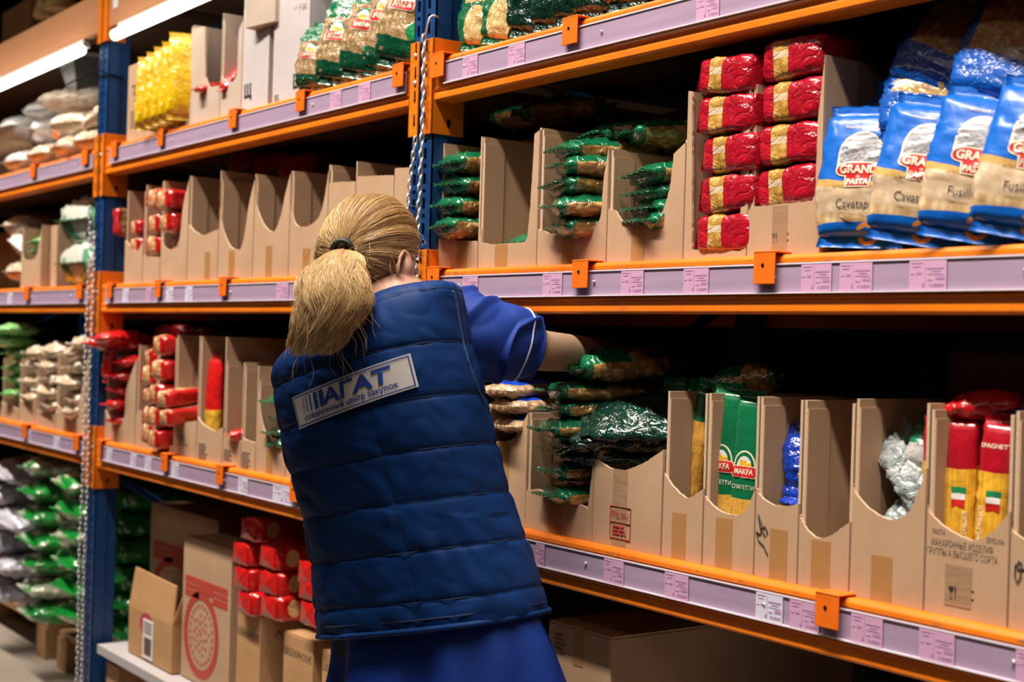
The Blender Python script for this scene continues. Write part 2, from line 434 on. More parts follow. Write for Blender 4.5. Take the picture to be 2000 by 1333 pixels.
for (px, py, zz, w, k, lab) in (
    (904, 130, ZU, .05, 1, 'pink price tag on the upper beam nearest the blue post with the chain'),
    (993, 110, ZU, .05, 1, 'pink price tag on the upper beam between the two orange clips under the green bags'),
    (1360, 20, ZU, .05, 1, 'pink price tag at the top edge of the photo on the upper beam'),
    (904, 560, ZM, .05, 1, 'pink price tag on the middle beam just above the blue sleeve'),
    (1060, 560, ZM, .055, 1, 'pink price tag on the middle beam left of the clip under the second tray'),
    (1213, 560, ZM, .055, 1, 'pink price tag on the middle beam under the tray with the notched front'),
    (1335, 560, ZM, .055, 1, 'pink price tag on the middle beam under the narrow red pasta stack'),
    (1565, 550, ZM, .055, 1, 'pink price tag on the middle beam right of the right-hand clip'),
    (1640, 550, ZM, .056, 1, 'pink price tag on the middle beam under the first blue pasta bag'),
    (1776, 545, ZM, .058, 1, 'pink price tag on the middle beam under the third blue pasta bag'),
    (1046, 1100, ZL, .025, 1, 'dark shaded pink price tag on the lower beam beside the vest hem'),
    (1179, 1130, ZL, .05, 1, 'pink price tag on the lower beam under the tray with the red stamp'),
    (1298, 1160, ZL, .053, 1, 'pink price tag on the lower beam under the green spaghetti trays'),
    (1476, 1200, ZL, .052, 0, 'white price tag on the lower beam left of the orange clip'),
    (1542, 1215, ZL, .055, 1, 'pink price tag tucked beside the lower orange clip'),
    (1662, 1235, ZL, .053, 1, 'pink price tag on the lower beam under the silver packs tray'),
    (1795, 1260, ZL, .054, 1, 'pink price tag on the lower beam under the red spaghetti tray'),
    (1984, 1295, ZL, .05, 1, 'pink price tag on the lower beam at the right edge of the photo'),
    (645, 200, ZU, .05, 1, 'pink price tag on the upper beam under the green pasta bags of the middle bay'),
    (700, 190, ZU, .05, 1, 'pink price tag on the upper beam right of centre in the middle bay'),
    (240, 570, ZM, .05, 0, 'white price tag on the middle beam beside the left chain'),
    (285, 570, ZM, .045, 1, 'pink price tag on the middle beam left of the second small clip'),
    (325, 570, ZM, .05, 0, 'white price tag on the middle beam right of the second small clip'),
    (362, 570, ZM, .05, 0, 'white price tag on the middle beam under the empty grey tray'),
    (540, 570, ZM, .06, 1, 'pink price tag on the middle beam just left of the ponytail'),
    (208, 890, ZL, .05, 0, 'white price tag on the lower beam beside the left chain'),
    (255, 900, ZL, .045, 0, 'white price tag on the lower beam under the red pointed packs'),
    (283, 905, ZL, .05, 0, 'white price tag on the lower beam left of the first clip'),
    (335, 920, ZL, .05, 0, 'white price tag on the lower beam right of the first clip'),
    (465, 950, ZL, .055, 0, 'white price tag on the lower beam between the clips near the vest'),
    (533, 965, ZL, .12, 0, 'wide white price tag on the lower beam beside the vest'),
    (15, 580, ZM, .06, 0, 'white price tag on the middle beam at the left edge of the photo'),
    (50, 840, ZL, .06, 0, 'white price tag on the lower rail under the clear bag stacks'),
    (105, 860, ZL, .06, 0, 'white price tag on the lower rail left of the left chain')):
    tag_thing(px, py, zz + .031, w, k, lab)
# orange clips
def clip(px, py, z, lab, w=.042):
    p = aty(px, py, -.012)
    t = thing('retaining_clip', lab, 'clip', (p.x, 0, z), group='orange retaining clips')
    m = MB(); m.box(0, w, -.015, -.0125, .042, .0895); m.box(0, w, -.0155, .03, .0875, .0905)
    m.add([(0, -.0125, .042), (0, -.0125, .0875), (0, .0, .0875), (0, -.0045, .055)], [(0, 1, 2, 3)], 0)
    bevel_mod(m.build('bracket', M['clip'], t), .002, 3)
    m = MB(); m.tube([(w * .45, -.0162, .070), (w * .45, -.0145, .070)], .0026, 10); m.build('screw_hole', M['dark'], t)
for a in ((1100, 60, ZU, 'orange clip on the upper beam under the green bags, right of the chain'), (843, 130, ZU, 'orange clip on the upper beam hugging the near post', .046),
          (1119, 540, ZM, 'orange clip on the middle beam under the tray with the low curved front'), (1474, 520, ZM, 'orange clip on the middle beam under the right red pasta tray'),
          (836, 545, ZM, 'orange clip on the middle beam beside the woman\'s face'), (1594, 1190, ZL, 'orange clip on the lower beam under the empty tray'),
          (768, 150, ZU, 'orange clip on the upper beam left of the near post'), (579, 195, ZU, 'orange clip on the upper beam under the first green pasta bag of the middle bay'),
          (448, 235, ZU, 'orange clip on the upper beam under the brown cartons of the middle bay'), (309, 270, ZU, 'orange clip on the upper beam under the yellow packs', .036),
          (218, 300, ZU, 'orange clip on the upper beam beside the left post', .04),
          (429, 560, ZM, 'orange clip on the middle beam under the deep cut tray'), (304, 565, ZM, 'orange clip on the middle beam under the red and gold packs', .036), (210, 570, ZM, 'orange clip on the middle beam beside the left chain', .036),
          (583, 555, ZM, 'orange clip on the middle beam half hidden by the ponytail'),
          (190, 870, ZL, 'orange clip on the lower beam beside the left chain', .036), (316, 900, ZL, 'orange clip on the lower beam under the open pack tray'), (423, 925, ZL, 'orange clip on the lower beam under the red spaghetti tray of the middle bay'),
          (567, 965, ZL, 'orange clip on the lower beam touching the vest'),
          (60, 325, ZU, 'orange clip on the upper beam under the clear sacks', .05), (161, 290, ZU, 'orange clip on the upper beam left of the left post', .05),
          (48, 570, ZM, 'orange clip on the middle beam under the small box at far left', .05), (150, 570, ZM, 'orange clip on the middle beam under the white and green sacks', .05),
          (44, 835, ZL, 'orange clip on the lower beam under the clear bag stacks', .05), (144, 855, ZL, 'orange clip on the lower beam just left of the left chain', .05)):
    clip(*a)
# chains
def chain(name, path_fn, n, lab, L=.021, w=.0065, r=.0019):
    m = MB()
    for k in range(n):
        c, d = path_fn(k); d = d.normalized()
        side = d.cross(Vector((0, 1, 0))).normalized(); nrm = d.cross(side).normalized()
        a = side if k % 2 else nrm
        a = (a + (nrm if k % 2 else side) * .35).normalized()
        pts = []
        for i in range(12):
            q = 2 * math.pi * i / 12
            pts.append(c + a * (math.cos(q) * w * .8) + d * (math.sin(q) * w * .8 + (L / 2 - w) * (1 if math.sin(q) > 0.01 else (-1 if math.sin(q) < -.01 else 0))))
        m.tube(pts, r, 6, closed=True)
    return tag(m.build(name, M['zinc']), lab, 'chain')
def vert(x, y, ztop, pitch=.0165, wob=.003):
    def fn(k):
        z = ztop - k * pitch
        return Vector((x + wob * math.sin(k * .17), y, z)), Vector((wob * .17 * math.cos(k * .17) / -pitch * .1, 0, -1))
    return fn
def slack(x0, z0, x1, z1, n, y, sag=0):
    def fn(k):
        t = k / (n - 1); f = lambda t: Vector((x0 + (x1 - x0) * t - sag * math.sin(math.pi * t), y, z0 + (z1 - z0) * t))
        return f(t), f(t + .01) - f(t)
    return fn
_cx = aty(823, 250, -.018).x
chain('chain', vert(_cx, -.018, 1.925), 96, 'galvanised link chain hooked on the post right of the woman')
chain('chain', slack(aty(811, 285, -.018).x, 1.725, aty(795, 450, -.018).x, 1.54, 14, -.018, .006), 14, 'second slack strand of chain beside the near post, left of the straight one')
m = MB(); hp = [(_cx + dx, -.014 + dy, 1.925 + dz) for dx, dy, dz in ((.006, -.004, -.012), (-.004, -.006, -.004), (-.006, -.004, .006), (.004, -.002, .012), (.010, -.002, .030), (.012, .001, .042), (.017, .006, .046), (.02, .016, .042))]
m.tube(hp, .0022, 8); tag(m.build('chain_hook', M['zinc']), 'wire hook holding the chain on the near post', 'hook')
chain('chain', vert(-4.268, -.02, 1.70, .0165, .006), 94, 'left strand of galvanised chain along the far post')
chain('chain', vert(-4.225, -.02, 1.62, .0165, .004), 90, 'right strand of galvanised chain along the far post')
m = MB(); m.tube([(-4.55, -.01, 2.12), (-4.35, -.012, 2.13), (-4.24, -.014, 2.125), (-4.203, -.01, 2.11), (-4.195, .05, 2.10)], .003, 6)
tag(m.build('cable', M['dark']), 'thin dark cable crossing the far post under the tube lamp', 'cable')
# ================================================================== text + flat graphics as real thin meshes
from mathutils.geometry import tessellate_polygon
def _glyphs(s, bold, align):
    """outlines of the default font, each solid contour filled on its own with the holes inside it"""
    cu = bpy.data.curves.new('text', 'FONT'); cu.body = s; cu.size = 1.0; cu.fill_mode = 'NONE'
    cu.align_x = align; cu.align_y = 'CENTER'; cu.resolution_u = 3
    o = bpy.data.objects.new('text', cu); COL.objects.link(o)
    dg = bpy.context.evaluated_depsgraph_get()
    me = bpy.data.meshes.new_from_object(o.evaluated_get(dg))
    co = [(v.co.x, v.co.y) for v in me.vertices]; nb = {}
    for e in me.edges:
        x, y = e.vertices; nb.setdefault(x, []).append(y); nb.setdefault(y, []).append(x)
    bpy.data.objects.remove(o); bpy.data.curves.remove(cu); bpy.data.meshes.remove(me)
    loops = []; seen = set()
    for st in range(len(co)):
        if st in seen or st not in nb: continue
        lp = [st]; seen.add(st); cur = min(nb[st])
        # edges of a contour run in index order, so the smaller neighbour of the first vertex is the next one
        while cur not in seen:
            lp.append(cur); seen.add(cur)
            nx = [k for k in nb[cur] if k not in seen]
            if not nx: break
            cur = nx[0]
        if len(lp) > 2: loops.append(lp)
    def area(l): return sum(co[l[i]][0] * co[l[(i + 1) % len(l)]][1] - co[l[(i + 1) % len(l)]][0] * co[l[i]][1] for i in range(len(l))) / 2
    def inside(pt, l):
        r = False
        for i in range(len(l)):
            (x1, y1), (x2, y2) = co[l[i]], co[l[i - 1]]
            if (y1 > pt[1]) != (y2 > pt[1]) and pt[0] < (x2 - x1) * (pt[1] - y1) / (y2 - y1) + x1: r = not r
        return r
    if not loops: return [], []
    A = [area(l) for l in loops]
    hol = [any(A[i] * A[j] < 0 and abs(A[j]) > abs(A[i]) and all(inside(co[loops[i][k]], loops[j]) for k in (0, len(loops[i]) // 3, 2 * len(loops[i]) // 3)) for j in range(len(loops)) if j != i) for i in range(len(loops))]
    solid = [l for l, h in zip(loops, hol) if not h]; holes = [l for l, h in zip(loops, hol) if h]
    if bold > 0:
        new = list(co)
        for grp_, dr in ((solid, 1), (holes, -1)):
            for l in grp_:
                s_ = math.copysign(1, area(l)) * dr; n = len(l)
                for i in range(n):
                    a_, b_, c_ = co[l[i - 1]], co[l[i]], co[l[(i + 1) % n]]
                    e1 = Vector((b_[0] - a_[0], b_[1] - a_[1])); e2 = Vector((c_[0] - b_[0], c_[1] - b_[1]))
                    if e1.length < 1e-9 or e2.length < 1e-9: continue
                    n1 = Vector((e1.y, -e1.x)).normalized(); n2 = Vector((e2.y, -e2.x)).normalized(); m_ = n1 + n2
                    k = 1.0 if m_.length < .2 else min(1.8, 2 / m_.length); m_ = m_.normalized() if m_.length > 1e-6 else n1
                    new[l[i]] = (b_[0] + m_.x * bold * s_ * k, b_[1] + m_.y * bold * s_ * k)
        co = new
    F = []
    for l in solid:
        grp = [l] + [h for h in holes if all(inside(co[h[i]], l) for i in (0, len(h) // 3, 2 * len(h) // 3))]
        flat = [i for g_ in grp for i in g_]
        for t in tessellate_polygon([[Vector((co[i][0], co[i][1], 0)) for i in g_] for g_ in grp]): F.append(tuple(flat[i] for i in t))
    return co, F
_TC = {}
def text_mesh(s, size, bold=0.0, extr=0.0, align='CENTER', sx=1.0):
    k = (s, align, round(bold / size, 4))
    if k not in _TC: _TC[k] = _glyphs(s, bold / size, align)
    vs, fs = _TC[k]
    return [(x * sx * size, y * size) for x, y in vs], list(fs)
def flat_poly(pts): return list(pts), [tuple(range(len(pts)))]
def subdiv(vs, fs, maxlen):
    K = 1000.0; maxlen *= K
    bm = bmesh.new(); vv = [bm.verts.new((p[0] * K, p[1] * K, 0)) for p in vs]
    for f in fs:
        try: bm.faces.new([vv[i] for i in f])
        except Exception: pass
    bmesh.ops.triangulate(bm, faces=bm.faces)
    for _ in range(8):
        es = [e for e in bm.edges if e.calc_length() > maxlen]
        if not es: break
        bmesh.ops.subdivide_edges(bm, edges=es, cuts=1); bmesh.ops.triangulate(bm, faces=bm.faces)
    bm.verts.index_update()
    r = [(v.co.x / K, v.co.y / K) for v in bm.verts], [tuple(v.index for v in f.verts) for f in bm.faces]
    bm.free(); return r
OFFK = 1.0
def project(shape, org, ex, ey, n, bvh, off, maxlen=.008, smooth=True):
    vs, fs = subdiv(shape[0], shape[1], maxlen)
    out = []; ok = []
    for (a, b) in vs:
        p = org + ex * a + ey * b
        h = bvh.ray_cast(p + n * .15, -n, .4)
        if h[0] is None: out.append(p); ok.append(False)
        else:
            out.append(h[0] + n * (off * OFFK)); ok.append(True)
    m = MB(); m.add(out, [f for f in fs if all(ok[i] for i in f)], 0, smooth)
    return m
def bvh_of(mb): return BVHTree.FromPolygons([Vector(p) for p in mb.v], mb.f)
def plate_text(parent, name, s, size, mat, x, y, z, face='front', bold=0.0, sx=1.0, align='CENTER', rz=0.0, mirror=False, off=.0004):
    """text on a box face. face front: xz-plane looking from -y; right: yz-plane looking from +x"""
    vs, fs = text_mesh(s, size, bold, 0, align, sx); m = MB(); c, sn = math.cos(rz), math.sin(rz)
    pts = []
    for a, b in vs:
        a, b = a * c - b * sn, a * sn + b * c
        pts.append((x + a, y - off, z + b) if face == 'front' else (x + off, y + a, z + b))
    m.add(pts, fs); return m.build(name, mat, parent)
# ================================================================== bags
def wrinkle(p, sc, seed):
    q = Vector(p) * sc + Vector((seed * 3.1, seed * 1.7, seed * .9))
    a = noise.noise(q); b = noise.noise(q * 2.3 + Vector((5, 1, 2)))
    return (.5 - abs(a)) * 1.2 + (.5 - abs(b)) * .6 - .55
def crease(p, sc, seed):
    q = Vector(p) * sc + Vector((seed * 2.3, seed * 4.1, seed * 1.9))
    q = q + Vector((noise.noise(q * .7), noise.noise(q * .7 + Vector((9, 2, 1))), 0)) * .8
    a = abs(noise.noise(q)); return max(0.0, 1 - a * 7.0) ** 1.5 * .9
def pillow(L, W, T, seed=0, n=2.4, tip=.62, seal=.016, amp=.004, nu=34, nv=32, endp=.42, sag=.0, flat=0.0, widen=1.0):
    """bag lying with its length along +y from y=0; crimped seal at both ends; returns body, seals"""
    rnd = random.Random(seed); rings = []
    bend = rnd.uniform(-.06, .06)
    for k in range(nu + 1):
        u = k / nu
        e = max(0.0, math.sin(math.pi * min(1, max(0, u)))) ** endp
        t = T / 2 * max(e, .04); w = W / 2 * (tip + (1 - tip) * min(1, e * 1.15) ** .8)
        if u < .06 or u > .94: w *= widen
        y = seal + u * (L - 2 * seal); ring = []
        for i in range(nv):
            a = 2 * math.pi * i / nv; c, s = math.cos(a), math.sin(a)
            x = w * math.copysign(abs(c) ** (2 / n), c); z = t * math.copysign(abs(s) ** (2 / n), s)
            if z < 0: z *= (1 - flat)
            g_ = (1.0 if e > .5 else e * 1.6)
            wr = wrinkle((x * 1.3, y * .8, z), 24, seed) * amp * g_ + crease((x, y * .7, z), 34, seed + 2) * amp * 1.1 * g_ + crease((x, y, z), 80, seed + 7) * amp * .5
            d = Vector((c, 0, s)); ring.append(Vector((x + bend * (y - L / 2) * .3, y, z)) + d * wr * (1 if e > .2 else .3) + Vector((0, 0, -sag * (2 * u - 1) ** 2)))
        rings.append(ring)
    body = MB(); body.loft(rings, 0, True, True)
    seals = []
    for (r, y0, y1) in ((rings[0], seal, 0), (rings[-1], L - seal, L)):
        c = sum(r, Vector()) / len(r); w = max(abs(p.x - c.x) for p in r) * 1.02
        N = 12; rows = []
        for j in range(5):
            f = j / 4; yy = y0 + (y1 - y0) * f
            row = [Vector((c.x + w * (2 * i / N - 1) * (1 + .06 * f), yy, c.z + (.0022 * math.sin(i * 2.2 + seed) * f) + (.0009 if j % 2 else -.0009))) for i in range(N + 1)]
            rows.append(row)
        th = .0012
        top = [p + Vector((0, 0, th)) for row in rows for p in row]; bot = [p - Vector((0, 0, th)) for row in rows for p in row]
        fs = []
        for j in range(4):
            for i in range(N):
                a = j * (N + 1) + i; q = (a, a + 1, a + N + 2, a + N + 1)
                fs.append(q); fs.append(tuple(len(top) + v for v in reversed(q)))
        edge = list(range(N + 1)) + [(j + 1) * (N + 1) - 1 for j in range(1, 5)] + [4 * (N + 1) + i for i in range(N - 1, -1, -1)] + [j * (N + 1) for j in range(3, 0, -1)]
        for a, b in zip(edge, edge[1:] + edge[:1]): fs.append((a, b, len(top) + b, len(top) + a))
        sm_ = MB(); sm_.add(top + bot, fs, 0, True); seals.append(sm_)
    return body, seals
def block(L, W, H, seed=0, amp=.0025, n=5.0, nu=22, nv=36):
    """brick shaped pack, length along x centred, depth y from 0, height z from 0, gusset folded ends"""
    rings = []
    for k in range(nu + 1):
        u = k / nu; q = abs(2 * u - 1)
        e = (1 - q ** 9) ** .5 if q < 1 else 0
        e = max(e, .12)
        x = (u - .5) * L; ring = []
        for i in range(nv):
            a = 2 * math.pi * (i + .5) / nv; c, s = math.cos(a), math.sin(a)
            y = W / 2 * math.copysign(abs(c) ** (2 / n), c) * (.25 + .75 * e); z = H / 2 * math.copysign(abs(s) ** (2 / n), s) * (.35 + .65 * e)
            w = wrinkle((x, y, z), 22, seed) * amp * 1.6 + wrinkle((x, y, z), 60, seed + 3) * amp * .5
            ring.append(Vector((x, y + W / 2, z + H / 2)) + Vector((0, c, s)) * w)
        rings.append(ring)
    body = MB(); body.loft(rings, 0, True, True)
    endl = []
    for sgn in (-1, 1):
        ends = MB(); endl.append(ends)
        X = sgn * (L / 2 - .004)
        # folded triangular gusset flap
        pts = [(X, .006, H * .12), (X, W - .006, H * .12), (X, W - .012, H * .9), (X, .012, H * .9)]
        t = [(X + sgn * .006, W * .5, H * .42), (X + sgn * .006, W * .5, H * .58)]
        ends.add([*pts, *t], [(0, 4, 5, 3), (1, 2, 5, 4), (0, 1, 4), (3, 5, 2)], 0, False)
    return body, endl
# ---- film materials -------------------------------------------------
def pasta_col(g, sc=75, a=(.46, .26, .075), b=(.16, .075, .02), c=(.60, .38, .14)):
    v = g.vor((sc * 1.3, sc * .7, sc * 1.3), 'F1', 0); v2 = g.vor((sc * 1.9, sc * 1.2, sc * 1.6), 'F1', 1)
    col = g.mix(v.ramp(.15, .6), c, b); return g.mix(g.noise(30, 2).ramp(.35, .7) * .6, col, a)
def film(name, pat, rough=.11, bump=.5, bsc=60, spec=.7, **kw):
    def fn(g):
        x, y, z = g.xyz(); wob = (g.noise(18, 2) - .5) * .02
        c = pat(g, x, y, z, wob)
        n = g.noise(bsc, 2, .5, 1.2); n2 = g.noise(bsc * .45, 1, .5, .6)
        h = ((n - .5).abs().ramp(0, .10)) * .6 + (n2 - .5).abs().ramp(0, .06)
        return dict(color=c, bump=(h, bump, .0016))
    kw.setdefault('Coat_Weight', .5); kw.setdefault('Coat_Roughness', .05)
    return material(name, fn, rough=rough, spec=spec, **kw)
GRN = (.006, .135, .052); GRN_D = (.004, .06, .028); RED = (.50, .012, .022); WHITE = (.75, .74, .72)
def p_green(L, top=True):
    def pat(g, x, y, z, w):
        inside = (y + w * 1.5).gt(L * .18) * (y + w).lt(L * .80)
        tp = (z + w * .7).gt(.007) * ((x + w).gt(-.045))
        side = inside * (1 - tp * (y + w * 2).lt(L * .48)) if top else inside
        c = g.mix(g.noise(12, 2).ramp(.3, .7), GRN, (.004, .10, .04))
        c = g.mix(((y + w - L * .18).abs()).lt(.0004), c, WHITE)
        return g.mix(side, c, pasta_col(g))
    return pat
M['film_green'] = film('green_film_with_pasta_window', p_green(.22))
M['green_plain'] = film('green_film', lambda g, x, y, z, w: g.mix(g.noise(20, 2), GRN, (.005, .10, .04)))
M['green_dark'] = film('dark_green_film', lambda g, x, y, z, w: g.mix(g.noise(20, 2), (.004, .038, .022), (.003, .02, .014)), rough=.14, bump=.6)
def p_red_window(g, x, y, z, w):
    c = g.mix(g.noise(14, 2).ramp(.3, .7), (.42, .008, .022), (.30, .006, .016))
    band = (x + .016 + w * .35).abs().lt(.0165)
    c2 = pasta_col(g, 60, (.56, .33, .07), (.36, .18, .03), (.66, .44, .14))
    lab = ((z - .042 + w * .1).abs().lt(.006)) * (x + .016).abs().lt(.016)
    return g.mix(band, c, g.mix(lab * .55, c2, (.80, .70, .55)))
M['film_red'] = film('red_film_with_pasta_window', p_red_window)
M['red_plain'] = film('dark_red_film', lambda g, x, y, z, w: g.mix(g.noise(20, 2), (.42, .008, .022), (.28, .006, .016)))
def p_redgold(g, x, y, z, w):
    c = g.mix(g.noise(14, 2).ramp(.3, .7), (.55, .015, .015), (.40, .01, .012))
    band = (y - .046 + w * 1.4).abs().lt(.024)
    c2 = pasta_col(g, 50, (.62, .38, .16), (.50, .18, .05), (.80, .66, .45))
    return g.mix(band, c, c2)
M['film_redgold'] = film('red_and_gold_film', p_redgold)
M['red_bright'] = film('bright_red_film', lambda g, x, y, z, w: g.mix(g.noise(20, 2).ramp(.35, .65), (.62, .012, .014), (.42, .008, .010)))
def p_redbrick(g, x, y, z, w):
    c = g.mix(g.noise(14, 2).ramp(.3, .7), (.60, .012, .010), (.44, .008, .008))
    lab = ((x + .035) * (x + .035) + (z - .035) * (z - .035) * .6 + w * .004).lt(.00028)
    c = g.mix(lab * .8, c, (.75, .50, .22))
    d = ((x - .05) * (x - .05) + (z - .035) * (z - .035) * .6 + w * .006).lt(.0002)
    return g.mix(d * .6, c, (.7, .16, .10))
M['film_redbrick'] = film('red_film_with_round_emblem', p_redbrick)
def p_yellow(g, x, y, z, w):
    return g.mix((g.noise(35, 3).ramp(.55, .62)) * .5, (.80, .50, .008), (.50, .25, .005))
M['film_yellow'] = film('yellow_film', p_yellow, rough=.22, bump=.5)
BLU = (.004, .10, .46)
def p_blue(g, x, y, z, w):
    c = g.mix(g.noise(9, 2).ramp(.3, .7), BLU, (.005, .12, .52))
    t = y - x * x * 1.6
    c = g.mix(t.gt(.078) * t.lt(.0885), c, (.52, .33, .10))
    t2 = y + x * x * 1.0
    win = t.lt(.0785) * t2.gt(.033)
    p = pasta_col(g, 62, (.58, .40, .20), (.36, .22, .10), (.68, .53, .34))
    c = g.mix(win, c, g.mix(x.lt(.02) * y.gt(.045) * .5, p, (.50, .40, .30)))
    ring = ((x - .012) * (x - .012) * 1.0 + (y - .018) * (y - .018)).sqrt()
    c = g.mix(ring.lt(.0145) * ring.gt(.0085) * ((y - .018).abs().gt(.004)), c, (.60, .25, .03))
    return c
M['film_blue'] = film('blue_printed_film_with_pasta_window', p_blue, rough=.34, bump=.15, bsc=26, spec=.3, Coat_Weight=.15, Coat_Roughness=.12)
def p_blue_side(g, x, y, z, w):
    c = g.mix(g.noise(9, 2), (.006, .11, .50), (.004, .07, .36))
    inside = (y + w).gt(.085) * (y + w).lt(.175) * (x + w).abs().lt(.056)
    ed = (y + w).gt(.077) * (y + w).lt(.183) * (x + w).abs().lt(.062)
    c = g.mix(ed, c, (.42, .25, .07))
    return g.mix(inside, c, pasta_col(g, 60, (.46, .28, .12), (.28, .15, .06), (.6, .42, .22)))
M['film_blue_side'] = film('blue_film_with_pasta_window', p_blue_side, rough=.2)
def p_cb(g, x, y, z, w):
    c = pasta_col(g, 90, (.50, .34, .20), (.32, .19, .10), (.66, .50, .34))
    return g.mix(((z + w).gt(.014) + (y + w).gt(.16)).min(1.0), c, (.01, .06, .55))
M['film_clear_blue'] = film('clear_film_with_blue_print', p_cb)
M['film_brown'] = film('clear_film_over_brown_pasta', lambda g, x, y, z, w: pasta_col(g, 70, (.36, .22, .11), (.2, .11, .05), (.5, .33, .18)))
def p_clear(g, x, y, z, w):
    c = pasta_col(g, 26, (.66, .52, .36), (.56, .40, .25), (.80, .72, .60))
    return g.mix(g.noise(22, 3).ramp(.5, .62) * .6, c, (.82, .78, .74))
M['film_clear'] = film('clear_film_over_pale_pasta', p_clear, rough=.15, bump=.5, bsc=40)
def p_clearwhite(g, x, y, z, w):
    c = g.mix(g.noise(12, 3), (.60, .62, .66), (.72, .66, .58))
    return g.mix(g.noise(25, 3).ramp(.55, .62) * .6, c, (.86, .86, .88))
M['film_white'] = film('milky_film', p_clearwhite, rough=.2, bump=.5, bsc=35)
def p_whitegreen(g, x, y, z, w):
    c = g.mix(g.noise(16, 3).ramp(.35, .65), (.72, .72, .66), (.52, .58, .50))
    v = g.noise((13, 9, 9), 1, .4)
    return g.mix(v.ramp(.54, .58) * .85, c, (.012, .22, .09))
M['film_whitegreen'] = film('clear_film_with_green_print', p_whitegreen, rough=.18, bump=.5, bsc=30)
def p_greensack(g, x, y, z, w):
    c = g.mix(g.noise(10, 3).ramp(.35, .65), (.010, .26, .035), (.006, .16, .022))
    n = g.noise((6, 5, 9), 1, .4)
    cl = g.mix(g.noise(30, 3).ramp(.5, .6) * .6, (.42, .42, .30), (.66, .72, .64))
    return g.mix((n + (g.objrnd() - .5) * .25).ramp(.47, .51) * (y + w * 3).lt(.17), c, cl)
M['film_greensack'] = film('green_sack_film', p_greensack, rough=.2, bump=.5, bsc=30)
M['film_greensack_dark'] = film('green_sack_film_plain', lambda g, x, y, z, w: g.mix(g.noise(10, 3), (.008, .20, .03), (.005, .11, .018)), rough=.22, bump=.5, bsc=30)
M['film_greysack'] = film('grey_sack_film', lambda g, x, y, z, w: g.mix(g.noise(14, 3).ramp(.35, .65), (.52, .50, .56), (.30, .29, .36)), rough=.3, bump=.6, bsc=25)
M['film_lime'] = film('light_green_film', lambda g, x, y, z, w: g.mix(g.noise(14, 3), (.12, .40, .08), (.25, .50, .20)), rough=.2)
def p_makfa_up(g, x, y, z, w):
    c = g.mix(g.noise(14, 2), GRN, (.006, .10, .04))
    win = ((x * x) * 1.0 + (y - .055) * (y - .055) * .55 + w * .002).lt(.0019) + ((y + w).gt(.12) * (y + w).lt(.17) * x.abs().lt(.05))
    return g.mix(win.min(1.0), c, pasta_col(g, 80, (.74, .56, .25), (.50, .30, .10), (.84, .72, .42)))
M['film_green_up'] = film('green_film_with_round_pasta_window', p_makfa_up)
def p_clear_green(g, x, y, z, w):
    c = pasta_col(g, 70, (.42, .28, .13), (.24, .14, .06), (.56, .42, .24))
    c = g.mix(((y + w).lt(.062 + 0.0) * (g.noise(22, 1).gt(.42))), c, GRN_D)
    c = g.mix((y + w).gt(.185), c, GRN)
    gl = ((x - .035) * (x - .035) + (y - .078) * (y - .078)).lt(.00035)
    return g.mix(gl, c, (.01, .22, .07))
M['film_clear_green'] = film('clear_film_with_green_print', p_clear_green, rough=.1, bump=.6, bsc=45)
def p_spag(L, topc, y0, yel=(.80, .48, .08)):
    def pat(g, x, y, z, w):
        s = g.noise((420, 3, 420), 2)
        c = g.mix(s.ramp(.35, .65), (yel[0] * .72, yel[1] * .6, yel[2] * .5), yel)
        return g.mix((y + w * .15 - x.abs() * .06).gt(y0), c, topc)
    return pat
M['spag_red'] = film('red_film_over_spaghetti', p_spag(.26, (.36, .006, .016), .183, (.80, .46, .04)), rough=.22, bump=.15)
M['spag_red_bright'] = film('bright_red_film_over_spaghetti', p_spag(.24, (.62, .012, .012), .085, (.80, .50, .06)), rough=.22, bump=.15)
M['spag_green'] = film('green_film_over_spaghetti', p_spag(.26, GRN, .10, (.78, .46, .09)), rough=.2, bump=.15)
M['spag_green_side'] = film('clear_film_over_spaghetti', p_spag(.26, GRN, .19, (.74, .42, .09)), rough=.2, bump=.15)
M['spag_blue'] = film('blue_film_over_spaghetti', p_spag(.26, (.01, .16, .6), .12), rough=.22, bump=.15)
M['silver'] = film('silver_foil_film', lambda g, x, y, z, w: g.mix(g.noise(25, 3).ramp(.4, .6), (.40, .44, .44), (.16, .20, .20)), rough=.18, bump=.7)
M['blue_shiny'] = film('blue_shiny_film', lambda g, x, y, z, w: g.mix(g.noise(20, 2), (.005, .05, .45), (.004, .03, .28)), rough=.15)
